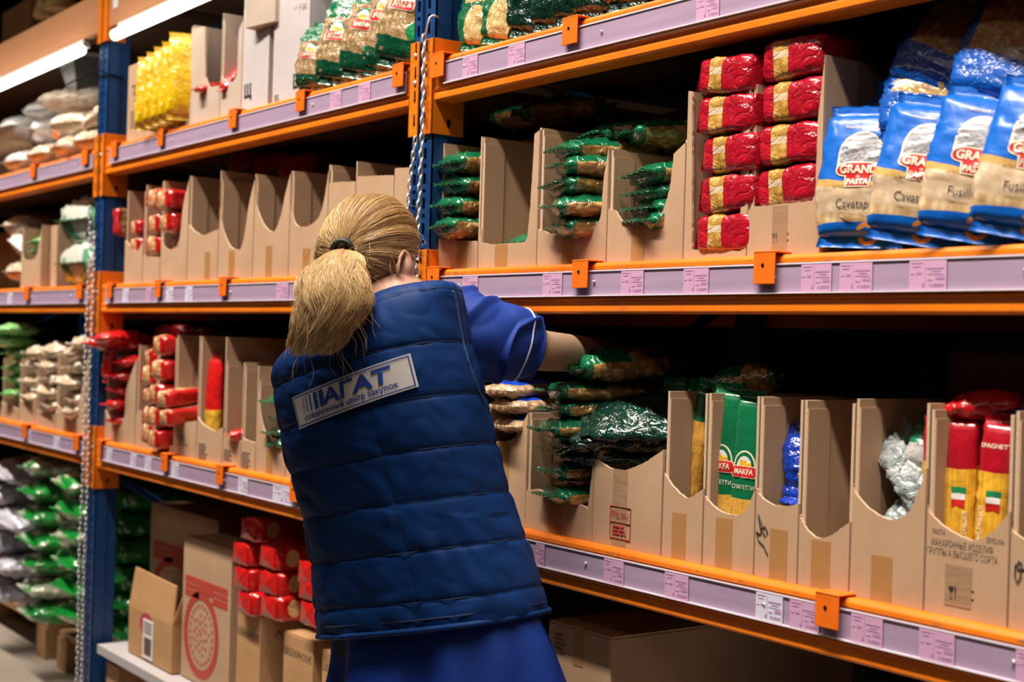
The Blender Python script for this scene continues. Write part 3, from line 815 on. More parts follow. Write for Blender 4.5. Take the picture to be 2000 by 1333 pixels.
# ---- bag templates (several wrinkle variants of each kind) -------------
TPL = {}
def bag_tpl(key, name, cat, L, W, T, mats, seeds, seal_mat=None, upright=False, extra=None, **kw):
    out = []
    for sd in seeds:
        b, s = pillow(L, W, T, seed=sd, **kw)
        out.append((b.mesh(name, [mats]), [q_.mesh('crimped_seal', [seal_mat or mats]) for q_ in s], b))
    TPL[key] = dict(v=out, name=name, cat=cat, L=L, W=W, T=T, extra=extra)
def block_tpl(key, name, cat, L, W, H, mats, seeds, **kw):
    out = []
    for sd in seeds:
        b, s = block(L, W, H, seed=sd, **kw)
        out.append((b.mesh(name, [mats]), [q_.mesh('folded_end', [mats]) for q_ in s], b))
    TPL[key] = dict(v=out, name=name, cat=cat, L=L, W=W, T=H, extra=None, part='folded_end')
RB = random.Random(11)
def put(key, loc, rot, label, group=None, scale=None, var=None):
    T = TPL[key]; v = T['v'][RB.randrange(len(T['v'])) if var is None else var % len(T['v'])]
    o = bpy.data.objects.new(T['name'], v[0]); COL.objects.link(o); o.location = loc; o.rotation_euler = rot
    if scale is not None: o.scale = scale if isinstance(scale, (tuple, list)) else (scale,) * 3
    tag(o, label, T['cat'], group)
    for q_ in v[1]:
        c = bpy.data.objects.new(T.get('part', 'crimped_seal'), q_); COL.objects.link(c); c.parent = o
    if T['extra']:
        for nm, me in T['extra']: 
            c = bpy.data.objects.new(nm, me); COL.objects.link(c); c.parent = o
    return o
C3 = (3, 8, 21)
bag_tpl('green', 'pasta_bag', 'pasta bag', .22, .112, .045, M['film_green'], (3, 8, 21, 34), M['green_plain'], amp=.0045, endp=.20, tip=.74, n=2.3, seal=.020)
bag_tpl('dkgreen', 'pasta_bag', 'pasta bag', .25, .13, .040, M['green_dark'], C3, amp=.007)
bag_tpl('brown', 'pasta_bag', 'pasta bag', .24, .12, .04, M['film_brown'], C3, M['green_dark'], amp=.005)
bag_tpl('clearblue', 'pasta_bag', 'pasta bag', .22, .10, .040, M['film_clear_blue'], C3, amp=.005)
bag_tpl('red', 'pasta_bag', 'pasta bag', .21, .085, .046, M['red_bright'], C3, amp=.005, tip=.55)
bag_tpl('clear', 'pasta_bag', 'pasta bag', .25, .14, .060, M['film_clear'], (3, 8, 21, 40), amp=.007, endp=.2, tip=.82)
bag_tpl('bigclear', 'pasta_sack', 'pasta sack', .34, .22, .125, M['film_clear'], (3, 8, 21, 40), amp=.008, tip=.75, endp=.25, n=2.2)
bag_tpl('bigwhite', 'pasta_sack', 'pasta sack', .34, .22, .13, M['film_white'], C3, amp=.008, tip=.75, endp=.25, n=2.2)
bag_tpl('whitegreen', 'noodle_sack', 'sack', .36, .30, .150, M['film_whitegreen'], C3, M['green_plain'], amp=.014, tip=.8, endp=.2)
bag_tpl('greensack', 'pasta_sack', 'sack', .42, .30, .125, M['film_greensack'], (3, 8, 21, 40), amp=.009, tip=.8, endp=.26, n=2.1)
bag_tpl('greensackd', 'pasta_sack', 'sack', .42, .30, .11, M['film_greensack_dark'], C3, amp=.012, tip=.8, endp=.2)
bag_tpl('greysack', 'grey_sack', 'sack', .44, .30, .115, M['film_greysack'], (3, 8, 21, 40), amp=.016, tip=.8, endp=.25)
bag_tpl('lime', 'pasta_bag', 'pasta bag', .22, .12, .055, M['film_lime'], C3, amp=.006)
bag_tpl('yellow', 'macaroni_pack', 'pasta pack', .25, .115, .062, M['film_yellow'], (3, 8, 21, 40), amp=.004, tip=.9, n=2.8, endp=.3)
bag_tpl('greenup', 'pasta_bag', 'pasta bag', .27, .15, .055, M['film_green_up'], C3, M['green_plain'], amp=.007, tip=.8, endp=.35)
bag_tpl('cleargreen', 'pasta_bag', 'pasta bag', .27, .17, .075, M['film_clear_green'], C3, amp=.006, tip=.75, endp=.35)
bag_tpl('bluelie', 'pasta_bag', 'pasta bag', .25, .16, .062, M['film_blue_side'], C3, amp=.0055, tip=.75, endp=.35)
bag_tpl('spagred', 'spaghetti_pack', 'spaghetti pack', .262, .046, .034, M['spag_red'], C3, amp=.002, tip=.9, endp=.25, seal=.012)
bag_tpl('spagredb', 'spaghetti_pack', 'spaghetti pack', .235, .07, .03, M['spag_red_bright'], C3, amp=.002, tip=.9, endp=.25, seal=.012)
bag_tpl('spaggreen', 'spaghetti_pack', 'spaghetti pack', .275, .050, .030, M['spag_green'], C3, amp=.0015, tip=.9, endp=.25, seal=.014)
bag_tpl('spaggreen2', 'spaghetti_pack', 'spaghetti pack', .26, .042, .03, M['spag_green_side'], C3, amp=.002, tip=.9, endp=.25, seal=.014)
bag_tpl('spagblue', 'spaghetti_pack', 'spaghetti pack', .26, .06, .035, M['spag_blue'], C3, amp=.002, tip=.9, endp=.25, seal=.014)
bag_tpl('silver', 'foil_bag', 'foil bag', .15, .042, .02, M['silver'], C3, amp=.0045, tip=.9)
bag_tpl('bluegreen', 'pasta_bag', 'pasta bag', .095, .075, .03, film('green_film_small', lambda g, x, y, z, w: g.mix((y + w).gt(.045), (.42, .40, .38), (.008, .17, .07))), C3, amp=.003, tip=.9)
bag_tpl('bluesmall', 'small_bag', 'bag', .11, .06, .03, M['blue_shiny'], C3, amp=.004, tip=.6)
block_tpl('redblock', 'pasta_pack', 'pasta pack', .135, .10, .072, M['film_red'], (3, 8, 21, 34), amp=.003)
block_tpl('redgold', 'pasta_pack', 'pasta pack', .16, .095, .060, M['film_redgold'], (3, 8, 21, 34), amp=.004, n=3.6)
block_tpl('redbrick', 'pasta_pack', 'pasta pack', .17, .10, .068, M['film_redbrick'], (3, 8, 21, 34), amp=.004)
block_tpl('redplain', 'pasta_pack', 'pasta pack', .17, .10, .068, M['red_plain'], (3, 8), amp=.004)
ORD = ['lowest', 'second from the bottom', 'third from the bottom', 'fourth from the bottom', 'fifth from the bottom', 'sixth from the bottom', 'seventh from the bottom', 'eighth from the bottom']
def stack(key, pts, where, group, Y=-.03, x=None, jit=.012, tilt=0.0, rz=0.0, n_up=0, sc=1.0, topword=True, ycut=None):
    """pts: pixels of each bag's centre on the front; bags lie with the tip towards the aisle"""
    T = TPL[key]; rr = random.Random(len(where) + int(pts[0][0]))
    for i, p in enumerate(pts):
        q = aty(p[0], p[1], .02); Y_ = Y if ycut is None or p[1] < ycut else .036
        X = q.x if x is None else x
        w = ORD[i] if not (topword and i == len(pts) - 1) else 'topmost'
        (put if key != 'redgold' else lambda k_, c_, r_, *z_: put_c(k_, Vector(c_) + Vector((0, .08, 0)), (r_[0] * 0, r_[0], r_[2] + math.pi / 2), *z_))(key, (X + rr.uniform(-jit, jit) * .4, Y_ + rr.uniform(-jit, jit), q.z), (rr.uniform(-.05, .05) + tilt, rr.uniform(-.08, .08), rz + rr.uniform(-.14, .14)),
            'pasta pack, %s %s' % (w, where) if key in ('redgold', 'redblock') else '%s, %s %s' % ({'green': 'green pasta bag', 'clear': 'clear pasta bag', 'red': 'glossy red pasta bag', 'lime': 'light green pasta bag'}.get(key, 'bag'), w, where), group, sc, i)
def inbox(t, fx, dy, dz): return Vector((t.location.x + TW[t.name] * fx, t.location.y + dy, t.location.z + dz))
# ================================================================== cartons and trays
def jag(pts, amp, rr):
    out = []
    for a, b in zip(pts, pts[1:]):
        n = max(1, int(math.hypot(b[0] - a[0], b[1] - a[1]) / .006))
        for i in range(n):
            t = i / n; out.append((a[0] + (b[0] - a[0]) * t + rr.uniform(-amp, amp), a[1] + (b[1] - a[1]) * t + rr.uniform(-amp, amp)))
    out.append(pts[-1]); return out
def smooth_curve(pts, n=5):
    P = [Vector((p[0], p[1], 0)) for p in pts]; out = []
    for i in range(len(P) - 1):
        p0 = P[max(0, i - 1)]; p1 = P[i]; p2 = P[i + 1]; p3 = P[min(len(P) - 1, i + 2)]
        for k in range(n):
            t = k / n; q = .5 * ((2 * p1) + (p2 - p0) * t + (2 * p0 - 5 * p1 + 4 * p2 - p3) * t * t + (3 * p1 - p0 - 3 * p2 + p3) * t ** 3)
            out.append((q.x, q.y))
    out.append((P[-1].x, P[-1].y)); return out
TW = {}
def tray(label, pxL, pxR, pyb, z0, topz, prof, depth=.26, Y=.02, mat='card', group=None, tape=None, th=.0045, smooth=True, rtop=None, ltop=None, gap=.001, tapemat='tape', backtop=None, name='cardboard_tray', rz=0.0, lpoly=None):
    """open display box; prof = list of (px,py) pixels along the cut top edge of the front panel, on the plane Y"""
    L0 = aty(pxL, pyb, Y); R0 = aty(pxR, pyb, Y); x0, x1 = L0.x + gap, R0.x - gap; W = x1 - x0; H = topz - z0
    t = thing(name, label, 'box', (x0, Y, z0), (0, 0, rz), group); TW[t.name] = W
    rr = random.Random(int(pxL)); m = MB()
    P = []
    for (a, b) in prof:
        q = aty(a, b, Y); P.append((min(W, max(0, q.x - x0)), min(H, max(.004, q.z - z0))))
    P[0] = (0, P[0][1]); P[-1] = (W, P[-1][1])
    if smooth and len(P) > 2: P = smooth_curve(P, 6)
    P = jag(P, .0007, rr)
    poly = [(0, 0), (W, 0)] + P[::-1]
    m.prism(poly, 'xz', 0, th, 0, 1)
    lt = H if ltop is None else ltop - z0; rt = H if rtop is None else rtop - z0
    m.prism(lpoly or [(th, 0), (depth, 0), (depth, lt), (th, lt)], 'yz', 0, th, 0, 1)
    m.prism([(th, 0), (depth, 0), (depth, rt), (th, rt)], 'yz', W - th, W, 0, 1)
    bt = H if backtop is None else backtop - z0
    m.prism([(th, 0), (W - th, 0), (W - th, bt), (th, bt)], 'xz', depth - th, depth, 0, 1)
    m.box(th, W - th, th, depth - th, 0, .004)
    # inner overlap flaps give the double edge seen on the side walls
    m.box(th, th + .003, th, .05, .004, min(lt, H) - .012, 0)
    m.build('box_body', [M[mat], M['cut']], t)
    if tape:
        a, b, zt = tape
        q0 = aty(a, pyb, Y).x - x0; q1 = aty(b, pyb, Y).x - x0; zz = aty((a + b) / 2, zt, Y).z - z0
        mm = MB(); mm.box(q0, q1, -.0006, .0002, .002, zz); mm.box(q0, q1, -.0006, .06, -.0005, .0019)
        mm.build('tape_strip', M[tapemat], t)
    return t
def carton(label, x0, x1, Y, z0, H, depth, mat='card', group=None, rz=0.0, open_top=False, name='cardboard_carton', tape=None, gapf=True):
    t = thing(name, label, 'box', (x0, Y, z0), (0, 0, rz), group); W = x1 - x0; m = MB(); th = .005
    m.box(0, W, 0, th, 0, H); m.box(0, W, depth - th, depth, 0, H); m.box(0, th, th, depth - th, 0, H); m.box(W - th, W, th, depth - th, 0, H); m.box(th, W - th, th, depth - th, 0, th)
    bevel_mod(m.build('box_body', M[mat], t), .0015, 2)
    if not open_top:
        m = MB(); m.box(.001, W - .001, .001, depth / 2 - .001, H, H + .004); m.build('top_flap', M[mat], t)
        m = MB(); m.box(.001, W - .001, depth / 2 + .001, depth - .001, H, H + .004); m.build('top_flap', M[mat], t)
    if tape:
        m = MB(); a = W * tape
        if tape > 0: m.box(0, W, depth / 2 - .024, depth / 2 + .024, H + .004, H + .0048); m.box(W, W + .0008, depth / 2 - .024, depth / 2 + .024, H - .06, H + .0048); m.box(-.0008, 0, depth / 2 - .024, depth / 2 + .024, H - .06, H + .0048)
        m.build('tape_strip', M['tape_clear'], t)
    return t
def lines_print(parent, name, x, z, w, rows, mat, h=.0032, gap=.0062, seed=1, y=0, face='front', rot=0):
    """rows of tiny printing, too small to read in the photo"""
    rr = random.Random(seed); m = MB()
    for r in range(rows):
        a = 0
        L = w * rr.uniform(.7, 1)
        while a < L:
            b = min(L, a + rr.uniform(.006, .02)); zz = z - r * gap
            if face == 'front': m.box(x + a, x + b, y - .0008, y + .0002, zz, zz + h)
            else: m.box(x - .0002, x + .0008, y + a, y + b, zz, zz + h)
            a = b + .0025
    return m.build(name, M[mat], parent)
# ================================================================== goods
PI = math.pi
def zt(px, py, Y=.02): return aty(px, py, Y).z
def put_c(key, c, rot, label, group=None, sc=1.0, var=None):
    R = Matrix.Rotation(rot[2], 3, 'Z') @ Matrix.Rotation(rot[1], 3, 'Y') @ Matrix.Rotation(rot[0], 3, 'X')
    L = TPL[key]['L'] * (sc if not isinstance(sc, tuple) else sc[1])
    if TPL[key].get('part') == 'folded_end': off = R @ Vector((0, TPL[key]['W'] / 2, TPL[key]['T'] / 2)) * (sc if not isinstance(sc, tuple) else 1)
    else: off = R @ Vector((0, L / 2, 0))
    return put(key, Vector(c) - off, rot, label, group, sc, var)
def up(key, px, py_base, z0, Y, label, group=None, lean=.12, phi=.45, roll=0.0, sc=1.0, var=None):
    """bag standing upright: its length goes up, its broad face looks to the aisle"""
    p = aty(px, py_base, Y)
    return put(key, (p.x, Y, z0 + .004), (PI / 2 - lean, roll, phi), label, group, sc, var)
# ------------------------------------------------ near right bay, middle shelf
g1 = 'flat green pasta bags in the trays'
tray('open cardboard tray just right of the near post, holding four green bags', 855, 932, 520, TM, zt(862, 280), [(855, 466), (880, 470), (932, 471)], tape=(893, 912, 471), smooth=False)
stack('green', [(895, 444), (895, 403), (895, 361), (897, 321)], 'in the tray just right of the near post', g1, Y=-.012, rz=-.16, x=aty(884, 500, .02).x, sc=(1, .66, 1))
tray('nearly empty tall cardboard tray, second from the near post', 933, 1047, 518, TM, zt(935, 270), [(933, 446), (938, 446), (940, 474), (962, 478), (1025, 473), (1030, 462), (1036, 400), (1044, 262), (1047, 255)], tape=(966, 990, 478), smooth=False)
put('green', (aty(1000, 500, .02).x, .030, TM + .046), (0, 0, .1), 'green pasta bag lying alone at the bottom of the nearly empty tall tray', g1)
tray('cardboard tray with a low curved front, third from the near post', 1048, 1183, 516, TM, zt(1050, 254), [(1048, 448), (1062, 452), (1095, 462), (1125, 458), (1155, 446), (1172, 425), (1179, 350), (1183, 290)], tape=(1097, 1120, 460), rtop=zt(1183, 290), smooth=True, depth=.30)
t = [o for o in bpy.data.objects if o.get('label', '').startswith('cardboard tray with a low curved front, third')][0]
m = MB(); hh = zt(1050, 254) - TM
m.prism([(.005, hh - .02), (.29, hh - .01), (.50, hh + .12), (.36, hh + .085), (.26, hh + .052), (.17, hh + .018), (.09, hh + .003), (.005, hh)], 'yz', -.0005, .0035, 0, 1)
m.build('raised_side_flap', [M['card'], M['cut']], t)
stack('green', [(1112, 445), (1112, 408), (1120, 363), (1124, 326), (1135, 292)], 'in the tray with the low curved front', g1, Y=-.022, x=aty(1100, 500, .02).x, rz=-.42)
put('green', (aty(1165, 500, .02).x, .06, zt(1150, 262)), (.05, 0, -.5), 'green pasta bag lying skewed on top of the third and fourth trays', g1)
tray('cardboard tray with a notched V front, fourth from the near post', 1184, 1333, 511, TM, zt(1186, 294), [(1184, 408), (1202, 412), (1212, 430), (1240, 444), (1268, 440), (1295, 412), (1308, 370), (1316, 300), (1333, 280)], tape=(1232, 1258, 442), smooth=False)
stack('green', [(1255, 432), (1255, 408), (1255, 376), (1262, 338)], 'in the tray with the notched V front', g1, Y=.006, x=aty(1240, 500, .02).x, rz=-.32)
for i, (px, py, rz, lab) in enumerate(((1250, 272, -.3, 'green pasta bag lying on top behind the notched tray'), (1290, 262, -.9, 'dark shaded green pasta bag lying across behind the notched tray'))):
    put_c('green', aty(px, py, .16), (0, 0, rz), lab, g1, 1.0, i)
for i, (px, py, rz, lab) in enumerate(((1048, 226, -1.1, 'green pasta bag in shade on top behind the tall trays'), (1100, 215, -.6, 'dark shaded green pasta bag at the back behind the third tray'))):
    put_c('green', aty(px, py, .30), (.1, 0, rz), lab, g1, 1.0, i + 1)
# fill below those back bags
carton('shaded cardboard carton at the back behind the first trays of the near bay', -2.30, -1.66, .34, TM, .20, .4)
# red packs
tray('narrow cardboard tray holding the left red pasta column', 1334, 1457, 505, TM, zt(1335, 180), [(1334, 178), (1352, 181), (1351, 488), (1446, 490), (1448, 158), (1457, 155)], smooth=False, rtop=zt(1450, 155))
b5 = [o for o in bpy.data.objects if o.get('label', '').startswith('narrow cardboard tray holding the left red')][0]
xx = aty(1452, 500, .02).x - b5.location.x
plate_text(b5, 'printed_mark', 'M', .030, M['ink'], xx, 0, .165, rz=-PI / 2, bold=.001)
plate_text(b5, 'printed_mark', 'I S', .020, M['ink_soft'], xx, 0, .028)
gR = 'red pasta packs with a see-through band'
RB2 = random.Random(5)
xc = aty(1352, 480, .0).x + .046
for i in range(5):
    w = ORD[i] if i < 4 else 'topmost'
    put('redblock', (xc + RB2.uniform(-.006, .006), .012 + RB2.uniform(-.004, .004), TM + .008 + i * .0605), (0, RB2.uniform(-.03, .03) if i < 4 else .10, RB2.uniform(-.05, .05)), 'red pasta pack, %s of the left red column' % w, gR, (.95, 1, .86), i)
tray('cardboard tray with a low front holding the right red pasta column', 1458, 1601, 497, TM, zt(1602, 108), [(1458, 412), (1475, 404), (1585, 392), (1592, 380), (1597, 240), (1601, 105)], tape=(1507, 1536, 402), tapemat='tape_clear', smooth=False, depth=.34, ltop=zt(1466, 150))
b6 = [o for o in bpy.data.objects if o.get('label', '').startswith('cardboard tray with a low front holding the right')][0]
q = aty(1522, 465, .02)
plate_text(b6, 'printed_mark', 'EAC', .017, M['ink_soft'], q.x - b6.location.x + .008, 0, q.z - TM, sx=.7, bold=.0004)
def glass_fork(parent, x, z, s, mat, y=0, flip=1):
    m = MB(); a = -.0009
    m.prism([(x, z + s), (x + .5 * s, z + s), (x + .44 * s, z + .62 * s), (x + .27 * s, z + .5 * s), (x + .27 * s, z + .1 * s), (x + .42 * s, z), (x + .08 * s, z), (x + .23 * s, z + .1 * s), (x + .23 * s, z + .5 * s), (x + .06 * s, z + .62 * s)], 'xz', y + a, y + .0001)
    m.box(x + .62 * s, x + .68 * s, y + a, y + .0001, z, z + s)
    for k in (0, .06, .12): m.box(x + (.58 + k) * s, x + (.60 + k) * s, y + a, y + .0001, z + .6 * s, z + s)
    return m.build('printed_mark', mat, parent)
glass_fork(b6, q.x - b6.location.x - .014, q.z - TM - .007, .014, M['ink_soft'])
m = MB(); m.box(aty(1601, 497, .02).x - .001 - b6.location.x - .0002, aty(1601, 497, .02).x - b6.location.x - .0002, .07, .115, .02, zt(1602, 108) - TM - .004); m.build('tape_strip', M['tape_clear'], b6)
xc = aty(1466, 480, .0).x + .044
for i in range(5):
    w = ['hidden lowest', 'second from the bottom', 'third from the bottom', 'fourth from the bottom', 'topmost'][i]
    put('redblock', (xc + RB2.uniform(-.005, .005), (.032 if i == 0 else .020) + RB2.uniform(-.003, .003), TM + .008 + i * .0625), (0, -.02 + RB2.uniform(-.02, .03), RB2.uniform(-.03, .05)), 'red pasta pack, %s of the right red column' % w, gR, (.94, 1, .87), i + 1)
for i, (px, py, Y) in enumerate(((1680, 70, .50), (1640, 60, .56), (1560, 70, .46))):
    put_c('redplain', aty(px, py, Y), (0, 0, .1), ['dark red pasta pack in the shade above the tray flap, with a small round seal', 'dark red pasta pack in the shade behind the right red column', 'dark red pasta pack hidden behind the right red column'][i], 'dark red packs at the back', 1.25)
carton('shaded cardboard carton at the back under the dark red packs', -1.52, -1.12, .33, TM, .20, .35)
# blue pasta bags standing in front
def blue_bag(px, Y, phi, roll, lean, lab, word, ribbon, sc=1.0, seed=3):
    L, W, T = .205, .132, .050
    b, s = pillow(L, W, T, seed=seed, amp=.0038, tip=.86, endp=.32, seal=.014, n=2.6, nu=34, nv=36)
    p = aty(px, 485, Y)
    o = tag(b.build('pasta_bag', M['film_blue'], None, None, (p.x, Y, TM + .006), (PI / 2 - lean, roll, phi)), lab, 'pasta bag', 'blue pasta bags standing in a row')
    o.scale = (sc,) * 3
    for q_ in s: q_.build('crimped_seal', M['film_blue'], o)
    bv = bvh_of(b); O = Vector((0, 0, 0)); ex, ey, n = Vector((1, 0, 0)), Vector((0, 1, 0)), Vector((0, 0, 1))
    def dec(name, shape, mat, x, y, off, ml=.006):
        k_ = .86; return project(([(a * k_ + x - .004, c * k_ + y) for a, c in shape[0]], shape[1]), O, ex, ey, n, bv, off, ml).build(name, mat, o)
    def arch(w, h, g=0):
        pts = [(-w, 0), (w, 0), (w, h * .35)]
        for k in range(1, 12):
            a = math.pi * k / 12; pts.append((w * math.cos(a), h * .35 + (h * .65) * math.sin(a)))
        pts.append((-w, h * .35)); return flat_poly(pts)
    cy = .108
    dec('arch_frame', arch(.0375, .062), M['cream'], 0, cy, .0005, .004)
    pic = dec('arch_picture', arch(.034, .058), M['engraving'], 0, cy + .001, .0011, .004)
    def plaque(g):
        pts = []
        for k in range(24):
            a = 2 * math.pi * k / 24; c, s_ = math.cos(a), math.sin(a)
            pts.append(((.036 + g) * math.copysign(abs(c) ** .6, c), (.0105 + g) * math.copysign(abs(s_) ** .8, s_) + .0015 * (1 - (c * c))))
        return flat_poly(pts)
    dec('red_plaque_edge', plaque(.0022), M['cream'], 0, cy - .0035, .0013)
    dec('red_plaque_edge', flat_poly([(-.0225, -.0055), (.0225, -.0055), (.0205, -.028), (-.0205, -.028)]), M['cream'], 0, cy - .0035, .0013)
    dec('red_plaque', plaque(0), M['red_print'], 0, cy - .0035, .0017)
    dec('red_plaque', flat_poly([(-.020, -.005), (.020, -.005), (.0185, -.0258), (-.0185, -.0258)]), M['red_print'], 0, cy - .0035, .00175)
    dec('brand_lettering', text_mesh('GRAND', .0185, .0007, 0, 'CENTER', .95), M['cream'], 0, cy - .003, .0024, .004)
    dec('brand_lettering', text_mesh('DI', .005, .0002), M['cream'], 0, cy - .0127, .0024, .004)
    dec('brand_lettering', text_mesh('PASTA', .0125, .0006), M['cream'], 0, cy - .0205, .0024, .004)
    dec('small_lettering', text_mesh('TRADIZIONE ITALIANA', .006, .0001), M['cream'], 0, cy + .060, .0012, .004)
    dec('small_lettering', text_mesh('LA PASTA DI QUESTA CASA MIA', .0056, .0001), M['ink_gold'], 0, .0822, .0012, .004)
    dec('type_lettering', text_mesh(word, .0205, .0, 0, 'CENTER', .82), M['ink'], -.012 if word == 'Fusilli' else .0, .057, .0012, .004)
    dec('small_lettering', text_mesh('pasta di semola di grano duro', .0042, 0), M['ink_soft'], 0, .045, .0012, .004)
    dec('weight_lettering', text_mesh('450g℮', .0085, .0), M['cream'], -.045, .014, .0012, .004)
    if ribbon:
        circ = [(.017 * math.cos(2 * math.pi * k / 24), .017 * math.sin(2 * math.pi * k / 24)) for k in range(24)]
        dec('award_ribbon', flat_poly([(-.012, 0), (.012, 0), (.012, -.042), (0, -.036), (-.012, -.042)]), M['navy_print'], .036, .052, .0013)
        dec('award_ring', flat_poly(circ), M['cream'], .036, .058, .0019)
        dec('award_disc', flat_poly([(a * .78, b_ * .78) for a, b_ in circ]), M['navy_print'], .036, .058, .0023)
        dec('award_lettering', text_mesh('TASTE', .0075, .0003), M['cream'], .036, .032, .0022, .004)
        dec('award_lettering', text_mesh('2020', .006, .0003), M['cream'], .036, .055, .0028, .004)
    return o
M['cream'] = material('cream_print', color=(.78, .66, .50), rough=.35)
M['red_print'] = material('red_print', color=(.55, .02, .02), rough=.3)
M['navy_print'] = material('navy_print', color=(.01, .018, .07), rough=.3)
M['ink_gold'] = material('gold_lettering', color=(.30, .17, .05), rough=.5)
M['engraving'] = material('engraved_landscape_print', lambda g: dict(color=g.mix((g.noise((150, 520, 10), 3).ramp(.44, .60)) * (1 - (g.xyz()[1] + (g.noise(45, 2) - .5) * .05).ramp(.138, .146)) * .8, (.42, .41, .43), (.13, .12, .12))), rough=.35)
blue_bag(1676, .030, .40, .04, .16, 'blue cavatappi pasta bag standing against the red pasta tray, leftmost of four', 'Cavatappi', False, 1.0, 3)
blue_bag(1778, .016, .52, .17, .18, 'blue cavatappi pasta bag with a round navy award seal', 'Cavatappi', True, 1.0, 8)
blue_bag(1882, .012, .56, .17, .18, 'blue fusilli pasta bag standing right of the one with the award seal', 'Fusilli', False, 1.0, 21)
blue_bag(1990, .008, .56, .19, .18, 'blue fusilli pasta bag cut off by the right edge of the photo', 'Fusilli', False, 1.0, 34)
gB = 'blue pasta bags heaped behind the standing ones'
for i, (px, py, Y, rot, sc, lab) in enumerate((
    (1790, 240, .13, (1.0, .1, .5), .85, 'blue pasta bag lying behind the standing ones, mostly hidden'),
    (1925, 235, .13, (1.0, .0, .4), .85, 'blue pasta bag lying low behind the two fusilli bags'),
    (1835, 150, .10, (1.15, .15, .35), .85, 'blue pasta bag with a brown window, heaped above the award seal bag'),
    (1965, 170, .10, (1.15, .15, .45), .85, 'blue pasta bag heaped at the right edge above the fusilli bags'),
    (1880, 75, .12, (1.1, .45, .3), .85, 'blue pasta bag on top of the heap under the beam'),
    (1995, 75, .10, (1.15, .3, .35), .85, 'blue pasta bag at the top right corner of the heap'))):
    put_c('bluelie', aty(px, py, Y), rot, lab, gB, sc, i)
# ------------------------------------------------ near right bay, lower shelf
tray('tall cardboard tray half hidden behind the vest', 945, 1025, 1035, TL, zt(960, 800), [(945, 800), (962, 858), (985, 862), (1005, 855), (1022, 825), (1025, 790)], tape=(968, 990, 862))
for i, (px, py) in enumerate(((990, 832), (992, 794), (985, 764))):
    put('clearblue', (aty(px, py, .02).x, -.01, zt(px, py)), (0, 0, (-.1, .1, .25)[i]), ['blue and clear pasta bag', 'clear pasta bag with blue end', 'clear and blue pasta bag'][i] + ', %s beside the vest under the sleeve' % ['lowest', 'middle one', 'topmost'][i], 'blue and clear bags beside the vest', 1, i)
tray('cardboard tray with a low slanting front, filled with a tall stack of green bags', 1024, 1155, 1050, TL, zt(1026, 806), [(1024, 958), (1045, 956), (1075, 962), (1110, 975), (1148, 994), (1155, 900)], tape=(1070, 1096, 966), smooth=False, depth=.28, rtop=zt(1155, 830))
t8 = [(1100, 968), (1095, 922), (1100, 876), (1095, 838), (1100, 801), (1105, 763)]
stack('green', t8, 'in the tall stack under the sleeve', g1, Y=-.016, x=aty(1076, 1000, .02).x, rz=-.40, sc=(1.02, 1, .86), topword=False, jit=.02)
put('green', (aty(1115, 715, .03).x, .01, zt(1130, 717)), (.05, .05, -.35), 'big green pasta bag crowning the tall stack under the sleeve', g1, (1.15, 1, 1.25))
for i, (px, py, Y, rz) in enumerate(((1230, 765, .22, -.8), (1215, 725, .30, -1.0), (1290, 800, .25, -1.3))):
    put_c('green', aty(px, py, Y), (0, 0, rz), ['shaded green pasta bag behind the tall stack', 'dark green pasta bag deep behind the tall stack', 'green pasta bag lying crosswise behind the stamped tray'][i], g1, 1.0, i)
tray('cardboard tray with a red stamp on its front', 1156, 1290, 1072, TL, zt(1158, 818), [(1156, 896), (1172, 903), (1195, 916), (1220, 919), (1250, 908), (1270, 897), (1290, 878)], tape=(1194, 1222, 917), tapemat='tape_clear', rtop=zt(1290, 880))
b9 = [o for o in bpy.data.objects if o.get('label', '').startswith('cardboard tray with a red stamp')][0]
q = aty(1212, 1022, .02); X = q.x - b9.location.x; Z = q.z - TL
m = MB()
for (a, b, c, d) in ((-.026, .026, .026, .0268), (-.026, .026, -.0268, -.026), (-.026, -.0252, -.026, .026), (.0252, .026, -.026, .026), (-.026, .026, .0, .0008)): m.box(X + a, X + b, -.0016, -.0004, Z + c, Z + d)
m.build('stamp_frame', M['ink_red'], b9)
plate_text(b9, 'stamp_lettering', 'PP', .016, M['ink_red'], X - .016, 0, Z + .012, off=.0009); plate_text(b9, 'stamp_lettering', '△ EAC', .013, M['ink_red'], X + .006, 0, Z + .012, off=.0016, sx=.8)
lines_print(b9, 'stamp_lettering', X - .018, Z - .008, .036, 3, 'ink_red', .003, .006, y=-.001)
gD = 'dark green bags thrown in the stamped tray'
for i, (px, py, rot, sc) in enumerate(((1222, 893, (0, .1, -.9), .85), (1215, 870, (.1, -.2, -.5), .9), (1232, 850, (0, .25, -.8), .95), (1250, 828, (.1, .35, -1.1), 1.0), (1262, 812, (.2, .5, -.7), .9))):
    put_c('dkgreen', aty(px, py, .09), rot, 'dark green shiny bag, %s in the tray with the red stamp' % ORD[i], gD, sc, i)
tray('cardboard tray with green spaghetti packs leaning to the left', 1291, 1370, 1092, TL, zt(1300, 764), [(1291, 922), (1300, 930), (1318, 955), (1338, 972), (1352, 970), (1370, 955)], tape=(1311, 1338, 1002), depth=.20)
gS = 'spaghetti packs standing in the trays'
def spag(key, px, Y, lab, roll=0, sc=1.0, lean=.03, var=0, phi=.25, grp=gS, pyb=1100, dz=.0):
    Y += .028; p = aty(px, pyb, Y); return put(key, (p.x, Y, TL + .008 + dz), (PI / 2 - lean, roll, phi), lab, grp, sc, var)
spag('spaggreen2', 1326, .05, 'green spaghetti pack seen side-on, leaning right in the leftmost spaghetti tray', .18, 1.0, var=0, dz=.02)
